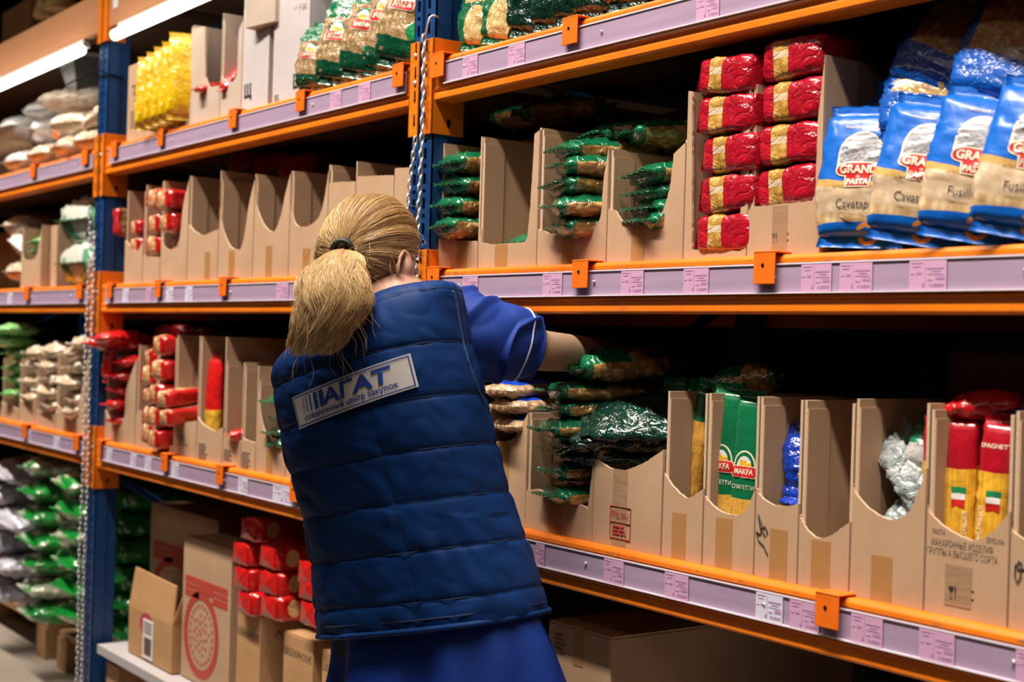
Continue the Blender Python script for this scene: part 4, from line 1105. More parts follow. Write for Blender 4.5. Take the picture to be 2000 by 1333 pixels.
spag('spaggreen', 1350, .09, 'green spaghetti pack at the back right of the leftmost spaghetti tray', .05, 1.0, var=1, phi=1.1)
spag('spaggreen', 1318, .13, 'green spaghetti pack at the back left of the leftmost spaghetti tray', -.05, 1.0, var=2)
put_c('green', aty(1462, 745, .14), (.2, 0, -1.0), 'green pasta bag lying on top behind the spaghetti trays', g1, (.8, .6, 1.2))
tray('cardboard tray with two green spaghetti packs facing out', 1371, 1471, 1112, TL, zt(1375, 768), [(1371, 968), (1382, 978), (1405, 998), (1432, 1006), (1452, 1003), (1463, 985), (1471, 955)], tape=(1396, 1428, 1012), depth=.20)
def makfa(px, Y, lab, sc=1.0, roll=0.0, var=0):
    Y += .022
    L, W, T = .275, .050, .030
    b, s = pillow(L, W, T, seed=(3, 8)[var], amp=.0012, tip=.92, endp=.22, seal=.014, n=3.4)
    p = aty(px, 1108, Y)
    o = tag(b.build('spaghetti_pack', M['spag_green'], None, None, (p.x, Y, TL + .008), (PI / 2 - .03, roll, .30)), lab, 'spaghetti pack', gS); o.scale = (sc,) * 3
    for q_ in s: q_.build('crimped_seal', M['green_plain'], o)
    bv = bvh_of(b); O = Vector(); ex, ey, n = Vector((1, 0, 0)), Vector((0, 1, 0)), Vector((0, 0, 1))
    def dec(name, sh, mat, x, y, off, ml=.006): return project(([(a + x, c + y) for a, c in sh[0]], sh[1]), O, ex, ey, n, bv, off, ml).build(name, mat, o)
    cy = .152
    arc = [(.0195 * math.cos(a), .026 * math.sin(a)) for a in [math.pi * k / 14 for k in range(15)]]
    dec('emblem', flat_poly(arc), M['cream'], 0, cy, .0005)
    dec('emblem', flat_poly([(a * .88, c * .9) for a, c in arc]), M['green_print'], 0, cy, .0008)
    dec('emblem', flat_poly([(a * .66, c * .66) for a, c in arc]), M['paper'], 0, cy, .0011)
    dec('emblem', flat_poly([(-.009, .0), (.013, 0), (.012, .007), (.003, .006), (-.004, .011), (-.008, .010)]), M['yellow_print'], 0, cy, .0014)
    rr = lambda w, h: flat_poly([(-w + .003, -h), (w - .003, -h), (w, -h + .003), (w, h - .003), (w - .003, h), (-w + .003, h), (-w, h - .003), (-w, -h + .003)])
    dec('name_plate', rr(.0225, .0095), M['cream'], 0, cy - .008, .0014); dec('name_plate', rr(.0212, .0082), M['red_print'], 0, cy - .008, .0018)
    dec('brand_lettering', text_mesh('MAKFA', .0125, .0003, 0, 'CENTER', .82), M['cream'], 0, cy - .008, .0023, .004)
    dec('type_lettering', text_mesh('СПАГЕТТИ', .0095, .0, 0, 'CENTER', .78), M['cream'], 0, cy - .033, .0012, .004)
    return o
M['green_print'] = material('green_print', color=GRN, rough=.3); M['yellow_print'] = material('yellow_print', color=(.75, .42, .03), rough=.4)
makfa(1403, .030, 'green spaghetti pack with a red name plate, left one of the two facing out', 1.0, .03, 0)
makfa(1447, .040, 'green spaghetti pack with a red name plate, right one of the two facing out', .96, .04, 1)
tray('cardboard tray with a hand-scribbled mark, holding small blue bags', 1472, 1556, 1128, TL, zt(1475, 776), [(1472, 954), (1482, 966), (1505, 984), (1532, 990), (1556, 984)], tape=(1502, 1536, 1034), depth=.20)
b12 = [o for o in bpy.data.objects if o.get('label', '').startswith('cardboard tray with a hand-scribbled')][0]
def scribble(parent, pts, Y, mat='ink', r=.0009):
    m = MB(); P = [aty(a, b, Y) for a, b in pts]; P = [Vector((p.x - parent.location.x, -.0012, p.z - parent.location.z)) for p in P]
    m.tube(P, r, 5); m.build('scribble', M[mat], parent)
scribble(b12, [(1481, 1005), (1484, 1022), (1488, 1040), (1483, 1044), (1478, 1038), (1482, 1056), (1492, 1066), (1500, 1085)], .02)
scribble(b12, [(1483, 1006), (1490, 1030), (1488, 1035), (1495, 1028), (1500, 1040), (1494, 1048), (1490, 1036)], .02)
for i, (fx, dy, dz, rot, k, sc) in enumerate(((.42, .075, .135, (.5, .1, .2), 'bluesmall', 1.0), (.34, .060, .165, (1.35, -.25, .5), 'bluesmall', (.8, 1.15, 1)), (.66, .070, .165, (1.35, .15, .6), 'cleargreen', .34))):
    put_c(k, inbox(b12, fx, dy, dz), rot, ['blue shiny bag slumped in the scribbled tray', 'blue pointed bag standing in the scribbled tray', 'small clear bag with a green strip in the scribbled tray'][i], 'small bags in the scribbled tray', sc, i)
tray('empty cardboard tray with a deep cut, between the blue and the silver bags', 1557, 1657, 1145, TL, zt(1560, 782), [(1557, 1005), (1566, 1020), (1580, 1040), (1600, 1052), (1625, 1045), (1648, 1028), (1657, 1020)], tape=(1583, 1620, 1056), depth=.20)
tray('cardboard tray holding silver foil bags', 1658, 1803, 1165, TL, zt(1662, 779), [(1658, 945), (1670, 962), (1692, 990), (1722, 1010), (1748, 1016), (1775, 1000), (1790, 970), (1803, 915)], tape=(1700, 1741, 1086), depth=.20)
gF = 'silver foil bags heaped in one tray'
b14 = [o for o in bpy.data.objects if o.get('label', '') == 'cardboard tray holding silver foil bags'][0]
for i, (fx, dy, dz, rot, k, sc, w) in enumerate(((.30, .075, .125, (.5, .4, .3), 'silver', .7, 'at the left front'), (.52, .075, .118, (.3, -.4, -.4), 'silver', .8, 'in the middle front'), (.72, .075, .130, (.6, .6, .3), 'silver', .75, 'at the right front'), (.40, .10, .150, (.8, .1, .3), 'silver', .8, 'in the second row left'),
    (.44, .050, .165, (1.15, -.65, .5), 'silver', (1.0, .9, 1), 'leaning upright in front'), (.66, .075, .205, (1.15, .25, .4), 'bluegreen', 1.0, ''), (.66, .11, .155, (.6, .3, .6), 'silver', .85, 'behind the green bag'), (.30, .085, .195, (1.1, -.7, .4), 'silver', .8, 'sticking up at the top left'), (.55, .09, .10, (.2, .1, .9), 'silver', .8, 'at the bottom'), (.60, .07, .150, (.9, .5, .2), 'silver', .7, 'in the middle of the second row'))):
    put_c(k, inbox(b14, fx, dy, dz), rot, 'green and clear bag on top of the silver foil heap' if not w else 'silver foil bag %s of the heap' % w, gF, sc, i)
tray('cardboard tray printed with Cyrillic lines, full of red spaghetti', 1804, 1967, 1195, TL, zt(1810, 800), [(1804, 985), (1816, 1002), (1845, 1030), (1880, 1050), (1905, 1056), (1932, 1045), (1952, 1025), (1967, 1000)], depth=.20)
b15 = [o for o in bpy.data.objects if o.get('label', '').startswith('cardboard tray printed with Cyrillic')][0]
def on_front(parent, px, py, Y=.02):
    q = aty(px, py, Y); return q.x - parent.location.x, q.z - parent.location.z
for s, px, py, sz in (('МАКАРОННЫЕ ИЗДЕЛИЯ', 1878, 1068, .0125), ('ГРУППЫ А ВЫСШЕГО СОРТА', 1878, 1086, .0125)):
    X, Z = on_front(b15, px, py); plate_text(b15, 'printed_lettering', s, sz, M['ink_soft'], X, 0, Z, sx=.60)
X, Z = on_front(b15, 1834, 1040); plate_text(b15, 'printed_lettering', 'PASTA', .010, M['ink_soft'], X, 0, Z, sx=.7)
X, Z = on_front(b15, 1928, 1056); plate_text(b15, 'printed_lettering', 'SEMOLINA', .010, M['ink_soft'], X + .012, 0, Z, sx=.55)
m = MB(); X, Z = on_front(b15, 1874, 1105); X2, Z2 = on_front(b15, 1874, 1187)
m.box(X - .021, X + .019, -.0006, .0002, Z2, Z); m.build('tape_strip', M['tape_clear'], b15)
X, Z = on_front(b15, 1884, 1163); plate_text(b15, 'printed_mark', 'EAC', .018, M['ink'], X + .004, 0, Z, sx=.62, bold=.0003); glass_fork(b15, X - .024, Z - .008, .016, M['ink'])
M['flag_g'] = material('flag_green', color=(.01, .22, .07), rough=.4)
def barilla(px, Y, lab, var, roll=0.0, dz=0.0, sc=1.0, word=None, phi=.32):
    o = spag('spagred', px, Y, lab, roll, sc, .03, var, phi, gS, 1190, dz)
    b = TPL['spagred']['v'][var][2]; bv = bvh_of(b); O = Vector(); ex, ey, n = Vector((1, 0, 0)), Vector((0, 1, 0)), Vector((0, 0, 1))
    def dec(name, sh, mat, x, y, off, ml=.006): return project(([(a + x, c + y) for a, c in sh[0]], sh[1]), O, ex, ey, n, bv, off, ml).build(name, mat, o)
    for k, mt in enumerate(('flag_g', 'paper', 'red_print')):
        y1 = .160 - k * .0085
        dec('flag_emblem', flat_poly([(-.009, y1 - .0085 - (.003 if k == 2 else 0)), (0, y1 - .0085), (.009, y1 - .0085 - (.003 if k == 2 else 0)), (.009 if k else .0105, y1 - .001), (0, y1), (-.009 if k else -.0105, y1 - .001)]), M[mt], .002, 0, .0008)
    vs, fs = text_mesh('MALTAGLIATI', .0075, .0002)
    dec('brand_lettering', ([(b_ * -1, a) for a, b_ in vs], fs), M['cream'], -.013 if var != 1 else .012, .115 if word else .105, .0012, .004)
    if word: dec('type_lettering', text_mesh(word, .0085, 0.0001), M['cream'], .0, .218, .0012, .004)
    return o
barilla(1830, .040, 'dark red spaghetti pack at the left of the Cyrillic tray', 0, -.01)
barilla(1868, .030, 'dark red spaghetti pack with the flag emblem in the middle of the Cyrillic tray', 1, .0, sc=.97)
barilla(1898, .055, 'dark red spaghetti pack half hidden behind the middle ones', 2, .02)
barilla(1925, .030, 'dark red spaghetti pack lettered SPAGHETTI at the right of the Cyrillic tray', 0, .05, word='SPAGHETTI', sc=.97)
barilla(1955, .045, 'dark red spaghetti pack against the right wall of the Cyrillic tray', 2, .05)
put_c('red', aty(1925, 792, .09), (.1, .12, -1.2), 'dark red bag lying on top of the red spaghetti', None, (.8, .55, .8), 1)
tray('cardboard tray at the right edge holding a blue pack', 1968, 2105, 1222, TL, zt(1975, 803), [(1968, 1030), (1980, 1040), (2010, 1062), (2040, 1075), (2105, 1030)], depth=.20)
b16 = [o for o in bpy.data.objects if o.get('label', '').startswith('cardboard tray at the right edge')][0]
scribble(b16, [(1992, 1098), (1984, 1105), (1983, 1125), (1988, 1140), (1994, 1128), (1996, 1100), (1990, 1095), (1988, 1112), (2004, 1112)], .02)
spag('spagblue', 2010, .05, 'blue spaghetti pack at the right edge of the photo', 0, 1.0, var=1, pyb=1215)
carton('shaded cardboard carton standing at the back of the lower shelf at the right', -1.42, -.62, .40, TL, .335, .45)
# ------------------------------------------------ under the lower shelf, near bay
BZ = .385
def pallet(label, x0, x1, y0, y1, ztop, name='wooden_pallet', board=None):
    t = thing(name, label, 'pallet', (x0, y0, 0)); W = x1 - x0; D = y1 - y0
    n = 6
    for i in range(n):
        m = MB(); a = D * i / n; m.box(0, W, a + .008, a + D / n - .008, ztop - .022, ztop); m.build('deck_plank', M['wood'], t)
    for a in (0, W / 2 - .05, W - .1):
        m = MB(); m.box(a, a + .1, 0, D, ztop - .044, ztop - .022); m.build('stringer', M['wood'], t)
        for b in (0, D / 2 - .06, D - .12):
            m = MB(); m.box(a, a + .1, b, b + .12, FZ + .022, ztop - .044); m.build('block', M['wood'], t)
        m = MB(); m.box(a, a + .1, 0, D, FZ, FZ + .022); m.build('bottom_runner', M['wood'], t)
    return t
pallet('wooden pallet under the goods of the near bay', -2.30, -.60, .03, .93, .36)
m = MB(); m.box(-2.32, -.58, .0, .94, .361, BZ); tag(m.build('white_board', M['greyboard']), 'white board lying over the pallet of the near bay', 'board')
z = zt(1070, 1222, .10)
cb = carton('taped cardboard carton with a shipping label print under the lower shelf at the right', aty(1070, 1300, .05).x, aty(1192, 1300, .05).x, .05, BZ, zt(1130, 1232, .05) - BZ, .62)
X, Z = on_front(cb, 1085, 1240, .05); lines_print(cb, 'printed_mark', X, Z, .03, 5, 'ink_soft', .003, .008)
X, Z = on_front(cb, 1128, 1245, .05); m = MB(); m.box(X - .010, X + .016, -.0008, .0002, Z - .05, Z + .02); m.build('tape_strip', M['tape'], cb)
carton('low cardboard carton beside the tunic hem', aty(990, 1330, .05).x, aty(1062, 1330, .05).x, .06, BZ, zt(1040, 1318, .05) - BZ, .5)
carton('plain cardboard carton in deep shade at the back of the bottom level', -1.55, -.75, .25, BZ, .26, .5)
# ------------------------------------------------ middle bay, middle shelf
gM = 'empty or emptied cardboard trays of the middle bay'
tray('small cardboard tray beside the left post with red and gold packs', 242, 277, 549, TM, zt(250, 372), [(242, 470), (262, 487), (270, 489), (277, 470)], rtop=zt(277, 375))
tray('cardboard tray with a low front, second from the left post', 278, 311, 548, TM, zt(279, 362), [(278, 500), (311, 503)], smooth=False)
tray('cardboard tray with red and gold packs bulging over its front, third from the left post', 312, 364, 547, TM, zt(325, 352), [(312, 460), (320, 482), (336, 487), (350, 468), (358, 400), (364, 352)])
gRG = 'red and gold pasta packs of the middle bay'
stack('redgold', [(260, 528), (260, 505), (260, 478), (261, 445)], 'in the small tray beside the left post', gRG, Y=.002, ycut=482, rz=0, topword=True, jit=.006, sc=.8)
stack('redgold', [(297, 515), (297, 478), (300, 438), (303, 390)], 'in the second tray from the left post', gRG, Y=.010, ycut=500, jit=.006)
stack('redgold', [(333, 515), (333, 478), (336, 436), (337, 393)], 'in the third tray from the left post', gRG, Y=-.012, ycut=470, jit=.006)
put_c('redgold', aty(238, 435, .05), (0, PI / 2 - .1, .3), 'dark red and yellow pack squeezed upright between the post and the first tray', None, .55, 2)
tray('grey cardboard tray with a shallow cut, fourth from the left post', 365, 424, 547, TM, zt(380, 343), [(365, 440), (372, 443), (380, 452), (396, 460), (410, 455), (424, 448)], tape=(399, 409, 492), mat='card', group=gM)
tray('grey-sided cardboard tray with a very deep cut, fifth from the left post', 425, 492, 546, TM, zt(430, 352), [(425, 352), (428, 400), (433, 440), (445, 475), (458, 487), (470, 485), (478, 455), (486, 400), (492, 352)], tape=(446, 457, 490), group=gM)
tray('cardboard tray with a wide V cut, sixth from the left post', 493, 562, 545, TM, zt(498, 346), [(493, 346), (501, 400), (512, 435), (528, 452), (538, 449), (550, 415), (557, 380), (562, 340)], tape=(518, 530, 480), group=gM)
tray('cardboard tray with a round cut, just left of the woman\'s head', 563, 636, 544, TM, zt(570, 334), [(563, 338), (568, 400), (575, 435), (590, 444), (605, 440), (622, 425), (632, 395), (636, 335)], tape=(590, 604, 485), group=gM)
tray('tall cardboard tray partly behind the top of the woman\'s head', 637, 689, 543, TM, zt(642, 324), [(637, 358), (689, 355)], smooth=False, group=gM, depth=.3)
tray('cardboard tray behind the woman\'s head, right of the tall one', 690, 764, 541, TM, zt(700, 344), [(690, 346), (764, 343)], smooth=False, group=gM, depth=.3)
tray('cardboard tray between the woman\'s head and the slack chain', 765, 808, 540, TM, zt(775, 328), [(765, 330), (808, 328)], smooth=False, group=gM, backtop=zt(812, 300, .27), depth=.3)
for i, (px, py) in enumerate(((490, 318), (545, 322), (600, 325))):
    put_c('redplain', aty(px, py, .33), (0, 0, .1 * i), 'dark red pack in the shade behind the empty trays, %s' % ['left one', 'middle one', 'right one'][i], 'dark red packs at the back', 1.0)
carton('shaded cardboard carton behind the empty trays of the middle bay', -3.75, -2.55, .30, TM, .235, .4)
# ------------------------------------------------ middle bay, lower shelf
def tl(px): return 867 + (px - 205) * .222
tray('cardboard tray of red pointed bags beside the left post', 203, 262, tl(230), TL, zt(245, 700), [(203, 800), (215, 822), (232, 832), (243, 815), (247, 760), (262, 700)])
gRP = 'red pointed bags in one tray'
stack('red', [(228, 822), (230, 790), (232, 762), (235, 735), (240, 708)], 'in the tray beside the left post', gRP, Y=-.02)
for i, (px, py, rz) in enumerate(((232, 672, -.6), (240, 662, .3), (214, 700, 0))):
    put_c('red', aty(px, py, .03 if i < 2 else -.0), (0 if i < 2 else 1.4, 0, rz), ['red bag lying on top of the red pointed bags', 'second red bag lying on top of the pointed ones, right', 'red bag hanging down beside the left post'][i], gRP, 1.0 if i < 2 else .7, i)
tray('cardboard tray with faded print, second on the lower shelf from the left post', 263, 301, tl(282), TL, zt(270, 675), [(263, 806), (272, 802), (301, 806)], smooth=False)
stack('redgold', [(288, 846), (288, 812), (288, 772), (290, 735), (291, 700)], 'in the left column beside the red pointed bags', gRG, Y=.012, jit=.006)
b = tray('low cardboard tray holding the taller red and gold column', 302, 336, tl(320), TL, zt(330, 660), [(302, 868), (336, 872)], smooth=False)
stack('redgold', [(320, 857), (320, 816), (322, 770), (323, 722), (325, 675)], 'in the taller column of the middle bay', gRG, Y=-.012, jit=.006)
c1 = tray('cardboard tray with a printed cross, packs spilling over its front', 337, 382, tl(360), TL, zt(345, 655), [(337, 820), (350, 828), (382, 822)], smooth=False)
X, Z = on_front(c1, 358, 868); lines_print(c1, 'printed_mark', X - .03, Z + .02, .05, 3, 'ink_soft'); m = MB(); m.box(X - .001, X + .001, -.001, 0, Z - .04, Z + .03); m.box(X - .03, X + .03, -.001, 0, Z - .001, Z + .001); m.build('printed_mark', M['ink_soft'], c1)
put_c('redgold', aty(352, 776, .03), (0, -.1, PI / 2 + .2), 'red and yellow pack tilted over the tray with the printed cross, upper one', gRG, .78, 1)
put_c('redgold', aty(358, 812, .03), (0, -.1, PI / 2 + .1), 'red and yellow pack tilted over the tray with the printed cross, lower one', gRG, .78, 2)
c2 = tray('tall cardboard carton cut open around a red spaghetti pack', 383, 433, tl(408), TL, zt(386, 657), [(383, 815), (395, 828), (410, 838), (422, 842), (433, 835)], backtop=zt(400, 657, .2), depth=.22)
X, Z = on_front(c2, 388, 868); lines_print(c2, 'printed_mark', X, Z, .06, 7, 'ink_soft')
p = aty(418, 905, .06); put('spagredb', (p.x - .01, .05, TL + .045), (PI / 2 - .03, .02, .3), 'bright red spaghetti pack standing in the tall carton', 'red spaghetti of the middle bay', 1.0, 0)
p = aty(404, 905, .06); put('spagredb', (p.x, .075, TL + .045), (PI / 2 - .03, 0, .3), 'second bright red spaghetti pack, left of the first in the tall carton', 'red spaghetti of the middle bay', 1.0, 1)
c3 = tray('cardboard tray, emptied, right of the red spaghetti', 434, 469, tl(450), TL, zt(440, 706), [(434, 848), (469, 862)], smooth=False)
X, Z = on_front(c3, 438, 880); lines_print(c3, 'printed_mark', X, Z, .05, 5, 'ink_soft', seed=4)
c4 = tray('low cardboard tray with one red pack lying on its rim', 470, 497, tl(482), TL, zt(475, 714), [(470, 856), (497, 866)], smooth=False)
X, Z = on_front(c4, 473, 885); lines_print(c4, 'printed_mark', X, Z, .05, 7, 'ink_soft', seed=6)
put_c('red', aty(482, 850, .05), (0, 0, -.4), 'red pack lying on the rim of the low tray', gRP, (.8, .5, .8), 2)
tray('cardboard tray with a torn V front beside the vest, green bags inside', 498, 556, tl(525), TL, zt(505, 742), [(498, 765), (510, 820), (520, 850), (535, 872), (545, 860), (556, 852)], tape=(519, 531, 880), smooth=True, rtop=zt(520, 740))
stack('green', [(530, 866), (532, 846), (532, 818), (530, 785)], 'in the torn tray beside the vest', g1, Y=.003, rz=-.3, sc=(.8, 1, .8))
tray('cardboard tray mostly hidden by the vest', 557, 640, tl(590), TL, zt(560, 800), [(557, 852), (575, 880), (600, 930), (640, 940)], smooth=False)
carton('cardboard carton in shade on top behind the lower trays of the middle bay', -3.9, -3.0, .33, TL, .26, .4)
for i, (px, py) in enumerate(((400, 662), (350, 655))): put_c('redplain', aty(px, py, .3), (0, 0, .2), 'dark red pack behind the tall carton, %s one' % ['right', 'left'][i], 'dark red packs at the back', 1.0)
# ------------------------------------------------ middle bay, upper shelf
x = lambda px, py=250, Y=.02: aty(px, py, Y).x
k1 = carton('brown carton with handwriting beside the left post on the upper shelf', x(247, 272), x(281, 265), .02, TU, zt(262, 128) - TU, .3)
scribble(k1, [(258, 170), (266, 165), (262, 185), (270, 178), (264, 200), (272, 190), (266, 207)], .02, 'ink_soft', .0016)
X, Z = on_front(k1, 255, 222); lines_print(k1, 'printed_mark', X, Z, .09, 6, 'ink_soft', .004, .009)
tray('low cardboard display holding the yellow packs', 282, 366, 262, TU, zt(290, 112), [(282, 256), (366, 236)], smooth=False, depth=.22)
for i, (px, dz) in enumerate(((297, 0), (314, .005), (329, .012), (344, .018), (358, .035))):
    up('yellow', px - 3, 255 - i * 4, TU + .004 + dz * .3, -.004 + i * .003, 'bright yellow macaroni pack, %s of the row of five' % ['leftmost', 'second from the left', 'third from the left', 'fourth from the left', 'rightmost and tallest'][i], 'yellow packs on the upper shelf', .04, 1.15, .02, (.80, .84 + dz * 3.5, .8), i)
k2 = tray('pale cardboard tray right of the yellow packs', 369, 428, 232, TU, zt(372, 50), [(369, 55), (400, 52), (401, 150), (408, 170), (428, 168)], mat='card_pale', smooth=False)
k3 = tray('pale cardboard tray with a red pack inside', 429, 470, 222, TU, zt(432, 38), [(429, 150), (440, 158), (455, 160), (463, 145), (466, 60), (470, 40)], mat='card_pale', smooth=False)
put_c('red', aty(418, 172, .05), (.2, 0, 0), 'red pack peeping from the pale tray right of the yellow packs', None, .6)
put_c('red', aty(460, 148, .05), (.8, 0, 0), 'red pack peeping from the second pale tray', None, .6)
k4 = carton('tall white carton with a big black letter, left one', x(471, 215), x(522, 205), .02, TU, zt(480, -20) - TU, .4, 'card_white')
X, Z = on_front(k4, 484, 180); plate_text(k4, 'printed_lettering', 'Щ', .045, M['ink'], X, 0, Z, bold=.002)
k5 = carton('tall white carton with a big black letter, right one beside the green bags', x(531, 200), x(600, 185), .02, TU, zt(540, -20) - TU, .4, 'card_white')
X, Z = on_front(k5, 580, 160); plate_text(k5, 'printed_lettering', 'Щ', .045, M['ink'], X, 0, Z, bold=.002)
X, Z = on_front(k5, 583, 18); plate_text(k5, 'printed_mark', '↑↑ ☂ EAC', .022, M['ink_soft'], X + .01, 0, Z, sx=.6)
X, Z = on_front(k5, 536, 190); lines_print(k5, 'printed_mark', X, Z, .03, 3, 'ink_soft')
k6 = carton('small brown carton jammed high between the two white cartons', x(486, 60, .0), x(530, 60, .0), -.01, zt(500, 48, -.01), .20, .3, 'card_pale', rz=.15)
k7 = carton('brown carton at the back above the pale trays', x(405, 40, .31), x(440, 40, .31), .33, TU, .32, .3)
gC = 'clear and green pasta bags standing on the upper shelf'
for i, (px, py, Y, roll, phi, sc) in enumerate(((612, 190, .02, .06, .35, (.72, .62, .7)), (654, 178, .015, .16, .40, (.82, .80, .8)), (700, 166, .015, .20, .38, (.82, .86, .8)), (738, 156, .03, .18, .3, (.85, .95, .8)), (776, 143, .015, .24, .35, (.95, .98, .9)))):
    o = up('cleargreen', px, py, TU, Y, ('small green pasta bag beside the white carton, leftmost of the five', 'clear and green pasta bag with a red plate, second of the five', 'clear and green pasta bag, middle one of the five', 'clear and green pasta bag, fourth of the five', 'largest clear and green pasta bag beside the near post')[i], gC, .15, phi, roll, sc, i)
    var = i % 3; b = TPL['cleargreen']['v'][var][2]; bv = bvh_of(b); O = Vector(); ex, ey, n = Vector((1, 0, 0)), Vector((0, 1, 0)), Vector((0, 0, 1))
    def dec(name, sh, mat, xx_, yy_, off, ml=.008): return project(([(a + xx_, c + yy_) for a, c in sh[0]], sh[1]), O, ex, ey, n, bv, off, ml).build(name, mat, o)
    arc = [(.034 * math.cos(a), .040 * math.sin(a)) for a in [math.pi * k / 14 for k in range(15)]]
    cx, cy = -.012, .142
    dec('emblem', flat_poly(arc), M['red_print'], cx, cy, .0006); dec('emblem', flat_poly([(a * .93, c * .93) for a, c in arc]), M['green_print'], cx, cy, .001); dec('emblem', flat_poly([(a * .7, c * .7) for a, c in arc]), M['paper'], cx, cy, .0014)
    dec('emblem', flat_poly([(-.015, .0), (.020, 0), (.018, .010), (.003, .007), (-.006, .017), (-.013, .014)]), M['yellow_print'], cx, cy, .0018)
    rr_ = lambda w, h: flat_poly([(-w + .004, -h), (w - .004, -h), (w, -h + .004), (w, h - .004), (w - .004, h), (-w + .004, h), (-w, h - .004), (-w, -h + .004)])
    dec('name_plate', rr_(.037, .014), M['cream'], cx, cy - .011, .0018); dec('name_plate', rr_(.035, .0125), M['red_print'], cx, cy - .011, .0023)
    dec('brand_lettering', text_mesh('MAKFA', .020, .0006, 0, 'CENTER', .85), M['cream'], cx, cy - .011, .003, .006)
# ------------------------------------------------ near bay, upper shelf
gG = 'green pasta bags standing on the upper shelf of the near bay'
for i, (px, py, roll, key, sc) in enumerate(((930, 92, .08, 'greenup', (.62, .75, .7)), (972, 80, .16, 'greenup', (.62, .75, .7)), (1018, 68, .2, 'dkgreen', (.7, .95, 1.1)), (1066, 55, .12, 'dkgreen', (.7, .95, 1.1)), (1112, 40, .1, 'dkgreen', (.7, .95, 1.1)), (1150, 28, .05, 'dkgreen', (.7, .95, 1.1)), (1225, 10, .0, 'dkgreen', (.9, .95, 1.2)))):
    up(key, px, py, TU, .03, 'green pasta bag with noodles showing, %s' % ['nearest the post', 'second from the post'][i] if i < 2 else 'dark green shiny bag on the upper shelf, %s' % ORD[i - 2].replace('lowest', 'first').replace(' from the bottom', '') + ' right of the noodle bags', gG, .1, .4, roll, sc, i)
# ------------------------------------------------ far left bay
gS1 = 'clear sacks of pasta on the upper shelf'
for i, (px, py, Y, rz, sc, k, lab) in enumerate((
    (165, 270, .05, .2, .95, 'bigclear', 'at the front right against the post, lower'), (115, 285, .04, -.2, .95, 'bigclear', 'at the front under the orange mark'), (65, 298, .05, .1, .9, 'bigclear', 'at the front left'),
    (20, 312, .05, .1, .9, 'bigwhite', 'at the left edge, lower'), (118, 238, .06, .3, .95, 'bigclear', 'in the second layer, middle'), (170, 218, .06, .6, .95, 'bigclear', 'leaning high against the post'),
    (60, 250, .08, -.2, .9, 'bigwhite', 'in the second layer, left'), (100, 190, .10, -.9, 1.0, 'bigclear', 'topmost, lying flat'), (15, 245, .1, .1, 1.0, 'bigwhite', 'at the left edge, upper'), (50, 212, .12, .4, .8, 'bigwhite', 'small and milky in the third layer'))):
    put_c(k, aty(px, py, Y) + Vector((0, .14, 0)), (.05, 0 if i != 5 else -.5, rz), 'clear pasta sack %s' % lab, gS1, (sc, sc, sc * .78), i)
m = MB(); p = aty(108, 262, -.045); m.add([(p.x - .03, p.y, p.z), (p.x + .02, p.y, p.z - .02), (p.x + .03, p.y, p.z - .01), (p.x - .02, p.y, p.z + .015), (p.x - .03, p.y + .003, p.z), (p.x + .02, p.y + .003, p.z - .02), (p.x + .03, p.y + .003, p.z - .01), (p.x - .02, p.y + .003, p.z + .015)],
    [(0, 1, 2, 3), (7, 6, 5, 4), (0, 4, 5, 1), (1, 5, 6, 2), (2, 6, 7, 3), (3, 7, 4, 0)]); sk = [o for o in bpy.data.objects if o.get('label', '') == 'clear pasta sack at the front under the orange mark'][0]
st_ = m.build('orange_sticker', material('orange_sticker', color=(.85, .12, .02), rough=.5), sk)
st_.matrix_parent_inverse = Matrix.LocRotScale(sk.location, sk.rotation_euler, sk.scale).inverted()
sk['label'] = 'clear pasta sack at the front with a small orange sticker'
# dark funnel bin
t = thing('dark_bin', 'dark grey tapered bin standing on the upper shelf beside the left post', 'bin', aty(172, 185, .22)); t.scale = (.72,) * 3
m = MB()
def fr(w, z, d=.15): return [(-w, -d, z), (w, -d, z), (w, d, z), (-w, d, z)]
m.loft([fr(.05, -.02, .07), fr(.10, .13, .11), fr(.125, .175, .13), fr(.118, .175, .12), fr(.09, .12, .10)], sm=False); m.build('bin_body', M['dark_plastic'] if 'dark_plastic' in M else material('dark_plastic', color=(.06, .06, .062), rough=.4), t)
m = MB(); m.box(-.135, .135, -.14, -.12, .17, .185); m.box(-.135, .135, .12, .14, .17, .185); m.box(-.135, -.12, -.12, .12, .17, .185); m.box(.12, .135, -.12, .12, .17, .185); m.build('rim', material('grey_rim', color=(.3, .29, .28), rough=.4), t)
gW = 'clear sacks with green print on the middle shelf'
for i, (px, py, sc) in enumerate(((142, 514, .95), (146, 430, 1.0))):
    put_c('whitegreen', aty(px - 6, py, .03) + Vector((0, .17, 0)), (0, 0, .06 * i), 'clear noodle sack with green print, %s beside the left chain' % ['lower one', 'upper one'][i], gW, (1.05 * sc, 1, 1.2 * sc), i)
_q = aty(150, 470, .40); put_c('whitegreen', Vector((_q.x, .64, TM + .082)), (0, 0, 0), 'clear noodle sack with green print behind the left post', gW, 1.0, 2)
tray('small cardboard tray with light green bags on the far left middle shelf', 40, 78, 556, TM, zt(45, 445), [(40, 450), (44, 500), (52, 508), (66, 506), (74, 490), (78, 445)], smooth=True)
stack('lime', [(60, 490), (60, 472)], 'in the small tray at far left', 'light green bags at far left', Y=.02, sc=.8)
carton('brown carton between the small tray and the green printed sacks', x(80, 553), x(92, 553), .05, TM, .21, .3)
